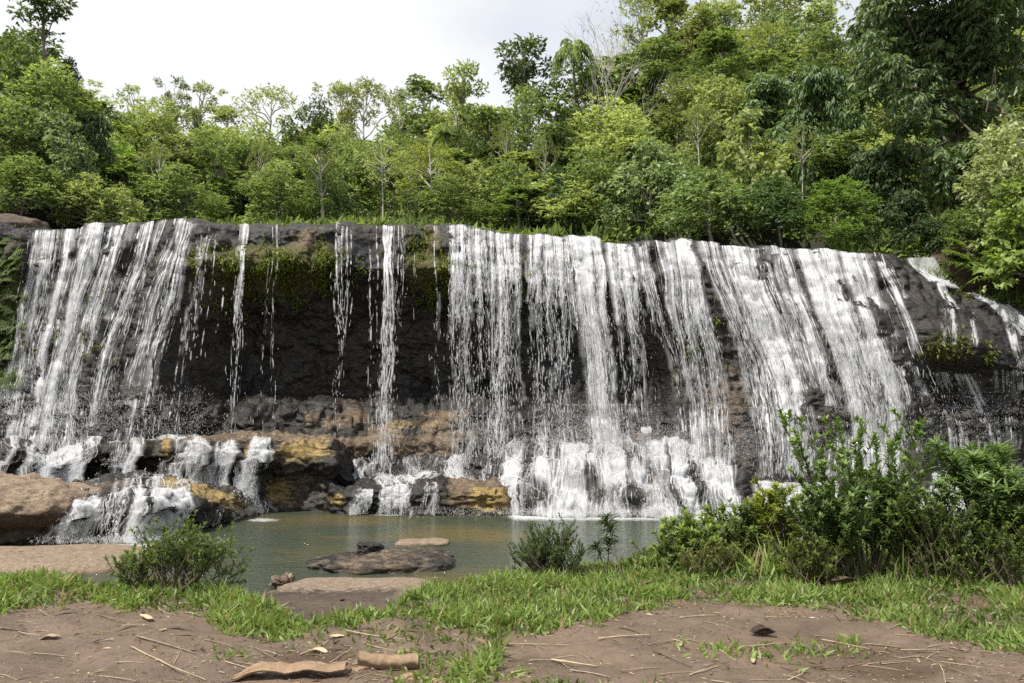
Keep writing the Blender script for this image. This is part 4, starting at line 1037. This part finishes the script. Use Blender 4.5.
cascade('short cascades spilling over left half of the long rock block', [('block', 358, 374, .5, .54, 1, -6, .25), ('block', 384, 412, .9, .54, 1, 0, .45), ('block', 424, 444, .15, .55, 1, 0, .1), ('block', 378, 436, .4, .08, .42, 0, .6)], 28)
cascade('veil of fine water sliding down the grey slope under tan cliff foot', [('slope', 352, 470, .4, .2, .85, 2, .1), ('slope', 440, 520, .55, .15, .9, -18, .15)], 29, wmax=.018)
cascade('big white central cascade fanning over the stepped rock mound into the pool', [('mound', 495, 575, 1.0, .02, 1, -14, .2), ('mound', 545, 650, 1.1, .02, 1, 4, .3), ('mound', 572, 622, 1.2, .0, .9, 2, .5), ('mound', 635, 715, 1.0, .02, 1, 6, .2), ('mound', 505, 530, .6, .5, 1, -4, .2), ('mound', 690, 715, .7, .55, 1, 4, .3)], 30, wmax=.024, dropn=1.6)
cascade('white cascade at foot of the right falls behind the tall shrub', [('right', 755, 860, 1.2, .02, 1, 8, .6), ('right', 860, 1010, .5, .02, 1, 8, .4), ('right', 716, 756, .35, .3, 1, 6, .3)], 31)

def streams_on_cliff(label, lines, seed, wmax=.024, dropn=.8):
    """lines: (list of photo points down the rock face, start half width px, end half width px, number of strands, solidity)"""
    rng = np.random.default_rng(seed); w, veil = Water(), Water()
    for (pts, wa, wb, n, solid) in lines:
        pts = np.array(pts, float); d = np.concatenate([[0], np.cumsum(np.hypot(*np.diff(pts, axis=0).T))]); M = 70
        t = np.linspace(0, 1, M)[None] + 0 * np.zeros((n, 1)); u = t * d[-1]
        o = rng.uniform(-1, 1, (n, 1))
        px = np.interp(u, d, pts[:, 0]) + o * (wa + (wb - wa) * t) + 1.2 * noise(o * 3, t * 6, seed, 3) * np.minimum(1, t * 4)
        py = np.interp(u, d, pts[:, 1]) + rng.uniform(-1, 1, (n, 1))
        y = np.full(px.shape, YL)
        for _ in range(6):
            p = at(px, py, y); y = .4 * y + .6 * cliff_y(p[..., 0], np.minimum(p[..., 2], lip_z(p[..., 0])))
        P = at(px, py, y - .07 - .05 * rng.random((n, 1)))
        water_paths(w, veil, P, px[:, 0], seed, wmax, rng, dropn, solid)
    root = w.build('cascade', M_WATER); tag(root, label, 'cascade'); veil.build('veil', M_VEIL, root); return root
streams_on_cliff('white spout sliding through a notch at right end of the lip', [([(920, 258), (928, 270), (940, 281)], 13, 9, 70, .9), ([(940, 280), (956, 288)], 6, 5, 40, .9), ([(940, 283), (946, 297), (957, 309)], 3, 2, 22, .7)], 32)
streams_on_cliff('last bright spout leaving the picture over the right end of the cliff', [([(966, 290), (990, 302), (1005, 310)], 2.5, 6, 34, .9), ([(1000, 305), (1015, 318), (1034, 335)], 9, 12, 80, .85), ([(1006, 315), (1014, 336), (1020, 362), (1022, 390)], 5, 4, 26, .4)], 33)
streams_on_cliff('sparse trickles over the dark rounded rock under the notch spout', [([(948, 309), (950, 345)], 6, 7, 16, .2), ([(971, 313), (976, 348)], 2, 2, 8, .3), ([(908, 362), (926, 400), (938, 445)], 5, 9, 26, .35), ([(940, 372), (956, 425), (960, 450)], 6, 10, 18, .3), ([(962, 374), (985, 425), (990, 450)], 8, 12, 28, .32), ([(1005, 370), (1010, 450)], 14, 14, 14, .2)], 34, wmax=.018)
streams_on_cliff('pair of thin slanting streams on the dark rock left of the notch spout', [([(879, 262), (893, 285), (904, 312), (913, 337), (916, 356)], 2.2, 3.4, 14, .12), ([(890, 268), (906, 298)], 2.5, 2, 8, .08)], 35)

def spray_cloud(label, boxes, seed):
    rng = np.random.default_rng(seed); w = Water()
    for (px, py, y, sx, sy, sz, n) in boxes:
        n = int(n * 1.5)
        P = at(px, py, y) + np.clip(rng.normal(size=(n, 3)), -2, 2) * [sx, sy, sz]
        P = P[P[:, 2] > .05]
        w.drops(P, np.array([0, 0, -1.0]) + .5 * rng.normal(size=(len(P), 3)), .03 + .06 * rng.random(len(P)), .005 + .006 * rng.random(len(P)))
    o = w.build('spray', M_SPRAY); stuff(o, label, 'spray')
spray_cloud('fine spray at the foot of the falls', [(70, 415, 24.6, 2.0, .5, .45, 5500), (150, 428, 24.8, 1.2, .5, .2, 600), (600, 440, 25.0, .9, .5, .55, 4500), (500, 438, 25.4, 1.6, .5, .35, 1400), (690, 445, 25, 1.0, .5, .4, 3000), (820, 440, 24.8, 2.2, .5, .5, 4500), (950, 420, 25, 2, .4, .7, 1500), (600, 512, 22.3, 2.6, .25, .06, 2500), (130, 540, 17.4, 1.0, .2, .05, 800), (389, 430, 25.8, .3, .3, .3, 300)], 80)

# ------------------------------------------------------------------ grass on the near bank
GL_PX = np.array([-300, 0, 100, 200, 232, 262, 330, 395, 440, 470, 492, 505, 560, 600, 660, 740, 830, 900, 950, 1024, 1300])
GL_PY = np.array([612, 610, 606, 613, 634, 648, 652, 654, 676, 690, 676, 640, 628, 622, 606, 604, 611, 624, 645, 653, 680])
def grass_density(px, py):
    lim = np.interp(px, GL_PX, GL_PY) + 5 * noise(px * .05, py * .06, 0, 15)
    d = sstep(5, -7, py - lim)
    # worn, thinner turf in the lower middle tongue
    d = d * (1 - .62 * sstep(618, 640, py) * sstep(215, 250, px) * sstep(500, 470, px))
    d = d * (1 - .85 * bump(px, 400, 34) * bump(py, 624, 9)) * (1 - .8 * bump(px, 340, 30) * bump(py, 640, 7))
    d = np.maximum(d, .75 * bump(px, 775, 30) * bump(py, 653, 7)); d = np.maximum(d, .28 * bump(px, 770, 60) * bump(py, 653, 9))
    d = np.maximum(d, .35 * bump(px, 235, 12) * bump(py, 655, 5)); d = np.maximum(d, .5 * bump(px, 560, 50) * bump(py, 686, 6)); d = np.maximum(d, .4 * bump(px, 850, 8) * bump(py, 641, 4))
    d = np.maximum(d, .55 * bump(px, 475, 60) * bump(py, 690, 14))
    return d
def grass():
    rng = np.random.default_rng(5); s = Soup(); n = 230000
    y = 4.3 + 6.0 * rng.random(n); x = (rng.random(n) * 1.7 - .85) * y
    z = bank_z(x, y); px, py = proj(np.stack([x, y, z], -1))
    patch = .60 + .75 * fbm(x * 2.4, y * 2.4, 0, 3, 19)
    e = np.interp(px, EDGE_PX, EDGE_Y)
    keep = (rng.random(n) < grass_density(px, py) * np.clip(patch, .25, 1)) & (y < e + .35 + .5 * sstep(430, 520, px)) & (z > .75)
    x, y, z, px, py, patch = [a[keep] for a in (x, y, z, px, py, patch)]; n = len(x)
    thin = np.clip(grass_density(px, py), .3, 1)
    lean = rng.normal(size=(n, 3)) * [.55, .55, .12]; ax = unit(lean + [0, 0, .75])
    L = (.045 + .085 * rng.random(n)) * (.6 + .4 * thin) * (.75 + .5 * np.clip(patch, 0, 1))
    tint = np.clip(.18 + .55 * np.clip(patch, 0, 1) + .22 * rng.normal(size=n), 0, .95)
    tint = np.where(rng.random(n) < .07, 1.0, tint)
    s.leaves(np.stack([x, y, z - .006], -1), ax, unit(rng.normal(size=(n, 3)) * [1, 1, .3]), L, .012 + .012 * rng.random(n), tint, rng.uniform(.1, .9, n)[:, None], 2)
    o = link('grass', s.data('grass', M_GRASS)); stuff(o, 'bright green short grass covering the bank between mud and shrubs', 'grass')
_lv = Soup.leaves
def _leaves_curve(s, P, axis, normal, L, Wd, tint, curve=0.0, segs=1):
    if np.ndim(curve) == 0 or segs == 1: return _lv(s, P, axis, normal, L, Wd, tint, curve, segs)
    c = np.asarray(curve).ravel(); edges = np.quantile(c, [0, .25, .5, .75, 1])
    for a, b in zip(edges[:-1], edges[1:]):
        k = (c >= a) & ((c < b) | (b == edges[-1]))
        _lv(s, np.asarray(P)[k], axis[k], normal[k], np.broadcast_to(L, (len(c),))[k], np.broadcast_to(Wd, (len(c),))[k], np.broadcast_to(tint, (len(c),))[k], (a + b) / 2, segs)
Soup.leaves = _leaves_curve
grass()

# ------------------------------------------------------------------ shrubs on the bank
def shrub(name, label, px, py_base, y, stems, leaf, seed, color=(1, 1, 1, 1), mat=None, cat='shrub', group=None):
    """stems: list of (dx px, top py, lean y, n side twigs, twig length); leaf: (length, width, per metre, droop, curve, whorl)"""
    rng = np.random.default_rng(seed)
    u = (px - 512) / FPX
    x = u * y * 1.02; zb = float(bank_z(x, y)); base = np.array([x, y, zb - .03])
    st, lf = Soup(), Soup()
    LL, LW, dens, droop, curve, whorl = leaf
    def dress(P, r, frac0):
        seg = np.linalg.norm(np.diff(P, axis=0), axis=1); ln = seg.sum(); cum = np.concatenate([[0], np.cumsum(seg)]) / ln
        n = max(4, int(ln * dens)); t = frac0 + (1 - frac0) * rng.random(n) ** .75
        n2 = int(whorl); t = np.concatenate([t, 1 - .10 * rng.random(n2)]); n += n2
        Q = np.stack([np.interp(t, cum, P[:, k]) for k in range(3)], -1)
        D = unit(np.stack([np.interp(t, cum, np.gradient(P[:, k])) for k in range(3)], -1))
        a = rng.random(n) * 6.283; A = unit(np.cross(D, [.2, .3, .9])); B = np.cross(D, A)
        rad = A * np.cos(a)[:, None] + B * np.sin(a)[:, None]
        up = .55 + .6 * t[:, None]
        ax = unit(rad + D * up + np.array([0, 0, .1 - droop]) + .15 * rng.normal(size=(n, 3)))
        nor = unit(D * .8 + np.array([0, 0, .6]) - rad * .2 + .25 * rng.normal(size=(n, 3)))
        sz = LL * (.6 + .55 * rng.random(n)) * (1 - .30 * (t > .96))
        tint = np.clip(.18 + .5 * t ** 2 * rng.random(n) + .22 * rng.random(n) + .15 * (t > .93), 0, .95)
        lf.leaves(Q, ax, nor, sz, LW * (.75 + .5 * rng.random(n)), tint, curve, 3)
    for (dx, top, ly, nt_, tl) in stems:
        e = at(px + dx, top, y + ly); o = base + np.array([.06 * rng.normal() + .0014 * dx * y * .3, .10 * rng.normal(), 0])
        m = 12; t = np.linspace(0, 1, m)[:, None]
        b = (e - o); P = o + b * t + np.array([b[0] * .25, 0, 0]) * (t * t - t) + np.cumsum(rng.normal(size=(m, 3)) * .006, 0) * np.linalg.norm(b)
        h = np.linalg.norm(b); st.tube(P, np.linspace(.006 + .007 * h, .0025, m), 5); dress(P, .004, .62)
        for k in range(nt_):
            tk = .22 + .72 * (k + rng.random()) / nt_; q = np.array([np.interp(tk, t[:, 0], P[:, c]) for c in range(3)])
            a = rng.random() * 6.283; d = unit((np.array([math.cos(a), math.sin(a), .0]) * .85 + [0, 0, .75 + .3 * rng.random()])[None])[0]
            l = tl * (.55 + .7 * rng.random()) * (1.15 - .5 * tk)
            mm = 7; tt_ = np.linspace(0, 1, mm)[:, None]
            T = q + d * l * tt_ + np.array([0, 0, .22 * l]) * tt_ ** 2 + np.cumsum(rng.normal(size=(mm, 3)) * .012, 0) * l
            st.tube(T, np.linspace(.0045, .0018, mm), 4); dress(T, .003, .38)
    r = bpy.data.objects.new(name, None); COL.objects.link(r); r.location = base
    a = link('stems', st.data('stems', M_TWIG), r, -Vector(base)); b = link('foliage', lf.data('foliage', mat or M_LEAF), r, -Vector(base)); b.color = color
    tag(r, label, cat, group); return r
R = random.Random(3)
def stems(n, dxs, tops, ly=.25, nt_=5, tl=.3):
    o = []
    for i in range(n):
        f = (i + R.random()) / n; dx = dxs[0] + (dxs[1] - dxs[0]) * f
        k = (dx - dxs[0]) / (dxs[1] - dxs[0]) * (len(tops) - 1); j = min(int(k), len(tops) - 2)
        o.append((dx, tops[j] + (tops[j + 1] - tops[j]) * (k - j) + R.uniform(0, 34), R.uniform(-ly, ly), nt_, tl))
    return o
GSH = (.80, .94, .54, 1)
# left
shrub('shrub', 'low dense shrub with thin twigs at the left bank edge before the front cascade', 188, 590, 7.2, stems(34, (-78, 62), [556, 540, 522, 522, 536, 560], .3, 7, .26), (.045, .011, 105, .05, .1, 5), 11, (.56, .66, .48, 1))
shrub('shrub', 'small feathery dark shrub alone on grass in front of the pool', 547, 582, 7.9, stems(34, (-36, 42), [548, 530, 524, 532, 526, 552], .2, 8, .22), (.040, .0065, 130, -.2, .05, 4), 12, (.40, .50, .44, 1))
shrub('plant', 'single spiky stem with narrow drooping dark leaves beside the feathery shrub', 603, 578, 7.9, [(3, 520, 0, 0, .1), (-7, 544, .05, 0, .1), (8, 540, -.05, 0, .1)], (.15, .016, 120, .45, .5, 26), 13, (.30, .36, .30, 1), M_GLOSSLEAF, 'plant')
# right side: low shrubs, the tall shrub, long-leaved shrubs
shrub('shrub', 'short bushy light green shrub at the left end of the right thicket', 652, 582, 8.2, stems(18, (-26, 30), [556, 544, 538, 548], .2, 6, .2), (.06, .015, 90, .0, .15, 6), 14, (.66, .78, .48, 1))
shrub('shrub', 'small upright shrub with whorled leaves left of the tall shrub', 690, 580, 8.3, stems(14, (-28, 34), [520, 506, 510, 522], .25, 6, .22), (.085, .019, 75, .0, .2, 8), 15, GSH)
shrub('shrub', 'round leafy shrub between the upright shrub and the yellow grass tuft', 732, 582, 8.4, stems(18, (-36, 34), [524, 505, 498, 512], .3, 6, .25), (.075, .018, 80, .05, .2, 8), 16, (.62, .72, .5, 1))
shrub('shrub', 'yellow tipped shrub just left of the tall shrub trunk', 775, 580, 8.3, stems(14, (-28, 24), [498, 480, 482, 505], .25, 6, .25), (.090, .021, 70, .0, .2, 8), 17, (1.0, 1.0, .5, 1))
shrub('shrub', 'tall open shrub with forked stems standing against the white falls', 842, 582, 7.9,
      [(-66, 416, .2, 5, .34), (-44, 430, -.2, 5, .40), (-6, 418, 0, 6, .40), (14, 424, .2, 6, .40), (36, 436, -.2, 5, .42), (62, 424, .1, 6, .40), (84, 424, -.1, 6, .38), (20, 456, .3, 7, .48), (-24, 466, -.3, 7, .48), (64, 470, -.25, 8, .45), (-46, 478, .2, 7, .42), (40, 480, .2, 7, .45), (88, 462, .15, 7, .42)],
      (.088, .022, 62, .02, .2, 11), 18, GSH, M_GLOSSLEAF)
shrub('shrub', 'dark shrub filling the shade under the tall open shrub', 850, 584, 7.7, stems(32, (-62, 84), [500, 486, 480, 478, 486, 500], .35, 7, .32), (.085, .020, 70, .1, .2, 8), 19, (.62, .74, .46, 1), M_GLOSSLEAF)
shrub('shrub', 'long leaved oleander like shrub with drooping blades near right edge', 968, 584, 7.7, stems(12, (-30, 46), [452, 440, 436, 424, 440], .25, 6, .30), (.165, .021, 58, .10, .35, 14), 20, (.70, .83, .52, 1), M_GLOSSLEAF)
shrub('shrub', 'long leaved shrub cut by the right edge of the picture', 1024, 586, 7.6, stems(15, (-34, 40), [480, 470, 476, 490], .25, 6, .32), (.15, .021, 60, .10, .3, 12), 21, (.70, .83, .5, 1), M_GLOSSLEAF)
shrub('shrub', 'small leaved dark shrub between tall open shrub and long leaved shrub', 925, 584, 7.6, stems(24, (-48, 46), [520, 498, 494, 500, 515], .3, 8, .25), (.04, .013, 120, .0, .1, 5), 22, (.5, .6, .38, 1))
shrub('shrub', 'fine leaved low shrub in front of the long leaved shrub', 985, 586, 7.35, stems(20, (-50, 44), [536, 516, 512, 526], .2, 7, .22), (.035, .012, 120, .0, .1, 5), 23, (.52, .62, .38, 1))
shrub('shrub', 'low tangled shrub at the feet of the yellow tipped shrub', 812, 584, 7.5, stems(18, (-44, 40), [546, 530, 526, 540], .2, 6, .2), (.05, .012, 100, .0, .15, 5), 24, (.55, .6, .38, 1))
shrub('shrub', 'low twiggy shrub with brown stems at foot of the round leafy shrub', 716, 586, 7.9, stems(22, (-42, 40), [556, 542, 540, 552], .2, 6, .18), (.045, .009, 90, .0, .15, 4), 25, (.6, .6, .38, 1))

def grass_tuft(label, px, y, n, h, wpx, color_t, seed, name='grass_tuft', group=None):
    rng = np.random.default_rng(seed); s = Soup()
    x = (px - 512) / FPX * y * 1.02; b = np.array([x, y, float(bank_z(x, y)) - .02])
    sp = wpx / FPX * y
    P = b + rng.normal(size=(n, 3)) * [sp * .32, sp * .22, 0]
    ax = unit(rng.normal(size=(n, 3)) * [.30, .30, .05] + [0, 0, .9])
    tint = np.clip(color_t + .16 * rng.normal(size=n), 0, .95); tint = np.where(rng.random(n) < .12, 1.0, tint)
    s.leaves(P, ax, unit(rng.normal(size=(n, 3)) * [1, 1, .2]), h * (.45 + .6 * rng.random(n)), .011 + .008 * rng.random(n), tint, rng.uniform(.15, .7, n)[:, None], 5)
    o = link(name, s.data(name, M_GRASS)); tag(o, label, 'grass tuft', group)
grass_tuft('tall yellow green grass tuft in front of the thicket left of the tall shrub', 764, 7.75, 60, .52, 34, .95, 31)
grass_tuft('dry brownish grass clump bending at the foot of the tall shrub', 800, 7.7, 80, .34, 46, .5, 32)
grass_tuft('grass tuft of thin blades at foot of the round leafy shrub', 735, 7.8, 70, .36, 40, .4, 33)
grass_tuft('dark grass tuft under the small upright shrub', 690, 8.0, 70, .30, 44, .3, 34)
grass_tuft('short grass tuft beside the single spiky stem', 622, 7.9, 60, .22, 30, .4, 35)
grass_tuft('dark grass clump under the small leaved dark shrub', 905, 7.55, 80, .30, 56, .3, 36)
grass_tuft('thin grass clump at base of the long leaved shrub', 960, 7.5, 80, .28, 56, .35, 37)
grass_tuft('tall pale grass blades between the tall shrub and long leaved shrub', 895, 7.6, 60, .46, 40, .8, 39)
grass_tuft('tall arching grass at the right end of the yellow tipped shrub', 790, 7.55, 50, .44, 30, .75, 40)
grass_tuft('wide green grass tuft below the short light green shrub', 655, 8.05, 80, .26, 46, .5, 41)
grass_tuft('grass tuft growing out of the left shrub', 222, 7.0, 60, .24, 40, .35, 38)

# ------------------------------------------------------------------ litter on the mud
def stalk(a, b, w, label, group=None, tint=.5, name='dry_stalk', lift=.006, seed=0, cat='stalk', bow=0.0):
    """a dry, slightly curved and tapering flattened stalk from ground pixel a to ground pixel b"""
    rng = np.random.default_rng(seed)
    A, B = ground_at(*a), ground_at(*b); m = 12; t = np.linspace(0, 1, m)[:, None]
    P = A + (B - A) * t; l = np.linalg.norm(B - A)
    sd = unit(np.cross(B - A, [0, 0, 1.0])[None])[0]
    P = P + sd * l * (bow * 4 * t * (1 - t) + .003 * np.cumsum(rng.normal(size=(m, 1)), 0))
    g_ = bank_z(P[:, 0], P[:, 1]); P[:, 2] = P[:, 2] + max(0, float((g_ - P[:, 2]).max())) * .7 + w * .3 + lift * np.sin(np.pi * t[:, 0]) * rng.random()
    w = w * .75; r = w * .5 * (1 - .55 * t[:, 0]) * (1 + .12 * rng.normal(size=m))
    a_ = np.linspace(0, 2 * np.pi, 8, endpoint=False)
    V = P[:, None] + r[:, None, None] * (np.cos(a_)[None, :, None] * sd + np.sin(a_)[None, :, None] * np.array([0, 0, .42]))
    q = [(i * 8 + j, i * 8 + (j + 1) % 8, (i + 1) * 8 + (j + 1) % 8, (i + 1) * 8 + j) for i in range(m - 1) for j in range(8)]
    tv = np.clip(tint + .12 * rng.normal(size=m * 8), 0, 1)
    caps = [tuple(range(7, -1, -1)), tuple((m - 1) * 8 + j for j in range(8))]
    o = link(name, mesh_data(name, V, [np.array(q), np.array(caps)], M_STRAW, {'tint': tv}, True)); tag(o, label, cat, group); return o
SL, SG = 'dry straw coloured stalk lying loose on the brown mud', 'dry stalks scattered on the mud'
named = [((131, 648), (206, 682), .020, 'long pale dry stalk running towards the picture bottom left of the bark sheath', .75, .02),
         ((137, 637), (196, 654), .026, 'brownish thick dry stalk above the long pale stalk on the left mud', .45, .0),
         ((0, 629), (28, 633), .030, 'dark thick dry stalk cut by the left picture edge', .25, 0),
         ((95, 615), (141, 623), .016, 'thin dark stalk lying beside the pale curled leaf', .3, .03),
         ((495, 644), (572, 646), .018, 'long straight stalk across the mud right of the grass tongue', .6, 0),
         ((598, 641), (652, 637), .024, 'bright straw stalk below the dark slanting stick', .85, .0),
         ((620, 628), (651, 637), .022, 'dark slanting stick crossing over the bright straw stalk', .2, 0),
         ((653, 652), (692, 668), .022, 'dark stick slanting down in the middle of the right mud', .2, 0),
         ((680, 619), (719, 616), .018, 'pale stalk beside the grass edge at the top of the right mud', .8, 0),
         ((710, 645), (736, 663), .014, 'pale stalk slanting across the small grass patch', .85, 0),
         ((820, 640), (870, 650), .020, 'long pale stalk right of the small grass patch', .8, .02),
         ((551, 661), (598, 668), .032, 'wide ochre strip of dry leaf on the mud below the long straight stalk', .85, .04),
         ((345, 632), (412, 642), .016, 'pale curved stalk lying across the thin turf above the bark roll', .8, .05)]
for i, (a, b, w, lab, ti, bw) in enumerate(named): stalk(a, b, w, lab, None, ti, seed=i, bow=bw)
plain = [((0, 641), (42, 637), .012), ((8, 612), (50, 609), .010), ((72, 631), (96, 623), .010), ((115, 612), (158, 611), .012), ((158, 608), (181, 617), .014), ((185, 613), (222, 618), .012), ((548, 626), (612, 627), .018), ((648, 645), (677, 641), .016), ((575, 653), (591, 665), .010), ((570, 672), (610, 679), .020), ((705, 622), (741, 632), .010), ((750, 648), (802, 644), .014), ((865, 645), (901, 649), .020), ((900, 651), (942, 650), .018), ((788, 681), (806, 671), .014), ((862, 666), (905, 672), .010), ((620, 672), (660, 669), .014), ((690, 676), (720, 667), .014), ((225, 620), (262, 640), .012), ((205, 640), (240, 650), .010), ((255, 648), (292, 668), .012), ((300, 655), (330, 640), .014), ((330, 664), (352, 650), .012), ((225, 662), (258, 672), .012), ((455, 660), (480, 672), .012), ((608, 610), (640, 606), .010), ((660, 630), (700, 634), .008), ((940, 662), (985, 668), .012), ((958, 640), (1004, 655), .012)]
for i, (a, b, w) in enumerate(plain): stalk(a, b, w, SL, SG, R.uniform(.35, .95), seed=50 + i, bow=R.uniform(-.05, .05))
for i in range(345):
    px = R.uniform(-10, 1034); py = R.uniform(606, 700)
    g = float(grass_density(np.array(px), np.array(py)))
    if g > .5 and R.random() < .8: continue
    l = R.uniform(5, 38) * (.6 + (py - 600) / 120); a = R.gauss(0, .45) if R.random() < .75 else R.uniform(-1.5, 1.5)
    if 150 < px < 460 and py > 640 or px > 780 and py > 650: l *= 1.15
    elif R.random() < .35: continue
    stalk((px, py), (px + l * math.cos(a), py + l * .45 * math.sin(a)), R.uniform(.004, .013), SL, SG, R.choice([.2, .3, .5, .65, .8, .95]), seed=200 + i, bow=R.uniform(-.04, .04))

def dry_leaf(px, py, l, w, ang, label, tint=.8, curl=.35, seed=0, group=None, lift=.01, mat=None):
    rng = np.random.default_rng(seed); c = ground_at(px, py)
    nu, nv = 14, 7; u = np.linspace(-.5, .5, nu)[:, None]; v = np.linspace(-1, 1, nv)[None]
    ww = w * .5 * np.sqrt(np.clip(1 - (2 * u) ** 2, .01, 1)) ** 1.2
    X_ = u * l + 0 * v; Y_ = v * ww; Z_ = curl * (v * ww) ** 2 / w * 2.2 + curl * .35 * u * u * l + lift + .006 * fbm(X_ * 18, Y_ * 18, seed, 2, seed)
    ca, sa = math.cos(ang), math.sin(ang)
    V = np.stack([c[0] + X_ * ca - Y_ * sa, c[1] + X_ * sa + Y_ * ca, c[2] + Z_], -1)
    V2 = V - [0, 0, .003]
    F = grid_faces(nu, nv); n = nu * nv
    rim = np.concatenate([np.arange(nv), np.arange(1, nu) * nv + nv - 1, (nu - 1) * nv + np.arange(nv - 2, -1, -1), np.arange(nu - 2, 0, -1) * nv])
    rq = np.stack([rim, np.roll(rim, -1), np.roll(rim, -1) + n, rim + n], 1)
    o = link('dry_leaf', mesh_data('dry_leaf', np.concatenate([V.reshape(-1, 3), V2.reshape(-1, 3)]), [np.concatenate([F, F[:, ::-1] + n, rq])], mat or M_STRAW, {'tint': np.clip(tint + .1 * rng.normal(size=2 * n), 0, 1)})); tag(o, label, 'dry leaf', group)
dry_leaf(146, 620, .20, .05, -.7, 'pale yellow curled dry leaf standing on the left mud below the grass', .95, .9, 1, lift=.008)
dry_leaf(50, 639, .14, .06, .1, 'greyish pointed dry leaf lying on the left mud', .55, .5, 2)
dry_leaf(163, 631, .05, .025, .6, 'tiny pale leaf scrap right of the yellow curled leaf', .95, .4, 3)
dry_leaf(318, 653, .14, .06, -.3, 'yellow dry leaf above the dark bark sheath', .9, .6, 4)
dry_leaf(337, 638, .10, .05, .1, 'whitish scrap of dry leaf in the thin turf', 1.0, .4, 5)
dry_leaf(845, 591, .26, .11, .1, 'dark grey withered leaf resting on top of the right grass', .12, .9, 6, lift=.07)
dry_leaf(763, 635, .18, .10, .05, 'round grey brown shell like husk casting a dark shadow on the mud', .45, .9, 7, lift=.008, mat=M_DRYROCK)
dry_leaf(917, 661, .10, .03, 1.4, 'pale upright leaf tip on the mud at the lower right', .95, .5, 8, lift=.004)
dry_leaf(753, 661, .10, .03, 1.3, 'pale leaf piece in front of the small grass patch', .9, .5, 9, lift=.004)
dry_leaf(681, 645, .07, .03, 1.2, 'tiny curled yellow leaf right of the dark slanting stick', .95, .8, 10, lift=.004)
dry_leaf(645, 591, .16, .07, .6, 'brown dead leaf in the grass before the low grey stone', .2, .8, 11, lift=.05)

def sheath(a, b, w, roll, label, seed, name='bark_sheath', lift=0.0, taper=True):
    """a curved piece of bark: an arc of a tube between two ground points"""
    rng = np.random.default_rng(seed); A, B = ground_at(*a), ground_at(*b); m, k = 26, 18
    t = np.linspace(0, 1, m)[:, None]; P = A + (B - A) * t
    P[:, 2] = np.maximum(bank_z(P[:, 0], P[:, 1]), A[2] - .1) + lift
    sd = unit(np.cross(B - A, [0, 0, 1.0])[None])[0]; sd = sd if sd[1] < 0 else -sd
    th = np.linspace(-roll / 2, roll / 2, k)[None]
    rr = w * .5 * (1 - .08 * (2 * t - 1) ** 2) * (1 + .10 * fbm(t * 7, th * 1.5, seed, 4, seed)) * ((.35 + .65 * sstep(0, .30, t + .10 * noise(th * 3, seed))) if taper else 1) + 0 * th
    off = np.sin(th) * rr; up = np.cos(th) * rr * .8 - w * .5 * math.cos(min(roll / 2, 2.6)) * .8
    V = P[:, None] + off[..., None] * sd + up[..., None] * np.array([0, 0, 1.0])
    Vi = P[:, None] + (off * .86)[..., None] * sd + (up - .010)[..., None] * np.array([0, 0, 1.0])
    n = m * k; F = grid_faces(m, k)
    rim = np.concatenate([np.arange(k), np.arange(1, m) * k + k - 1, (m - 1) * k + np.arange(k - 2, -1, -1), np.arange(m - 2, 0, -1) * k])
    rq = np.stack([rim, np.roll(rim, -1), np.roll(rim, -1) + n, rim + n], 1)
    o = link(name, mesh_data(name, np.concatenate([V.reshape(-1, 3), Vi.reshape(-1, 3)]), [np.concatenate([F, F[:, ::-1] + n, rq])], M_HUSK)); tag(o, label, 'bark')
sheath((232, 680), (346, 674), .21, 1.5, 'long flat curved bark sheath with dark shaded underside at the bottom of the picture', 1, lift=.05)
sheath((236, 690), (300, 684), .12, 1.5, 'lower strip of dry bark below the long bark sheath', 2)
sheath((358, 664), (418, 668), .10, 5.2, 'rolled brown bark tube with an open dark end in the turf', 3, 'bark_roll', lift=.01, taper=False)
sheath((388, 677), (446, 685), .085, 2.4, 'pale bark piece below the rolled bark tube', 4)
sheath((352, 672), (372, 664), .06, 2.0, 'small broken bark end beside the rolled bark tube', 5)
# fallen twig lying over the grass on the left
stalk((128, 577), (168, 585), .016, 'fallen tan stem leaning over the grass at the left shrub', None, .8, lift=.1, seed=900)
def litter():
    rng = np.random.default_rng(77); s = Soup(); n = 15000
    y = 3.9 + 3.6 * rng.random(n); x = (rng.random(n) * 1.5 - .75) * y; z = bank_z(x, y)
    px, py = proj(np.stack([x, y, z], -1))
    w = .25 + .9 * bump(px, 300, 130) * sstep(628, 655, py) + .8 * sstep(760, 860, px) * sstep(640, 662, py) + .5 * bump(py - np.interp(px, GL_PX, GL_PY), 3, 7) + .4 * fbm(x * 2, y * 2, 0, 3, 44)
    k = rng.random(n) < w; x, y, z = x[k], y[k], z[k]; n = len(x)
    a = rng.random(n) * 6.283
    s.leaves(np.stack([x, y, z + .003 + .006 * rng.random(n)], -1), np.stack([np.cos(a), np.sin(a), .1 * rng.normal(size=n)], -1), np.array([0, 0, 1.0]) + .35 * rng.normal(size=(n, 3)), .012 + .05 * rng.random(n) ** 2 + .20 * (rng.random(n) < .06) * rng.random(n), .004 + .010 * rng.random(n) ** 2, np.clip(rng.choice([.05, .2, .4, .6, .9], n) + .08 * rng.normal(size=n), 0, 1), .1)
    o = link('leaf_litter', s.data('leaf_litter', M_STRAW)); stuff(o, 'fine crumbs of dry leaf and straw over the mud', 'leaf litter')
litter()
print('objects', len(scene.objects))
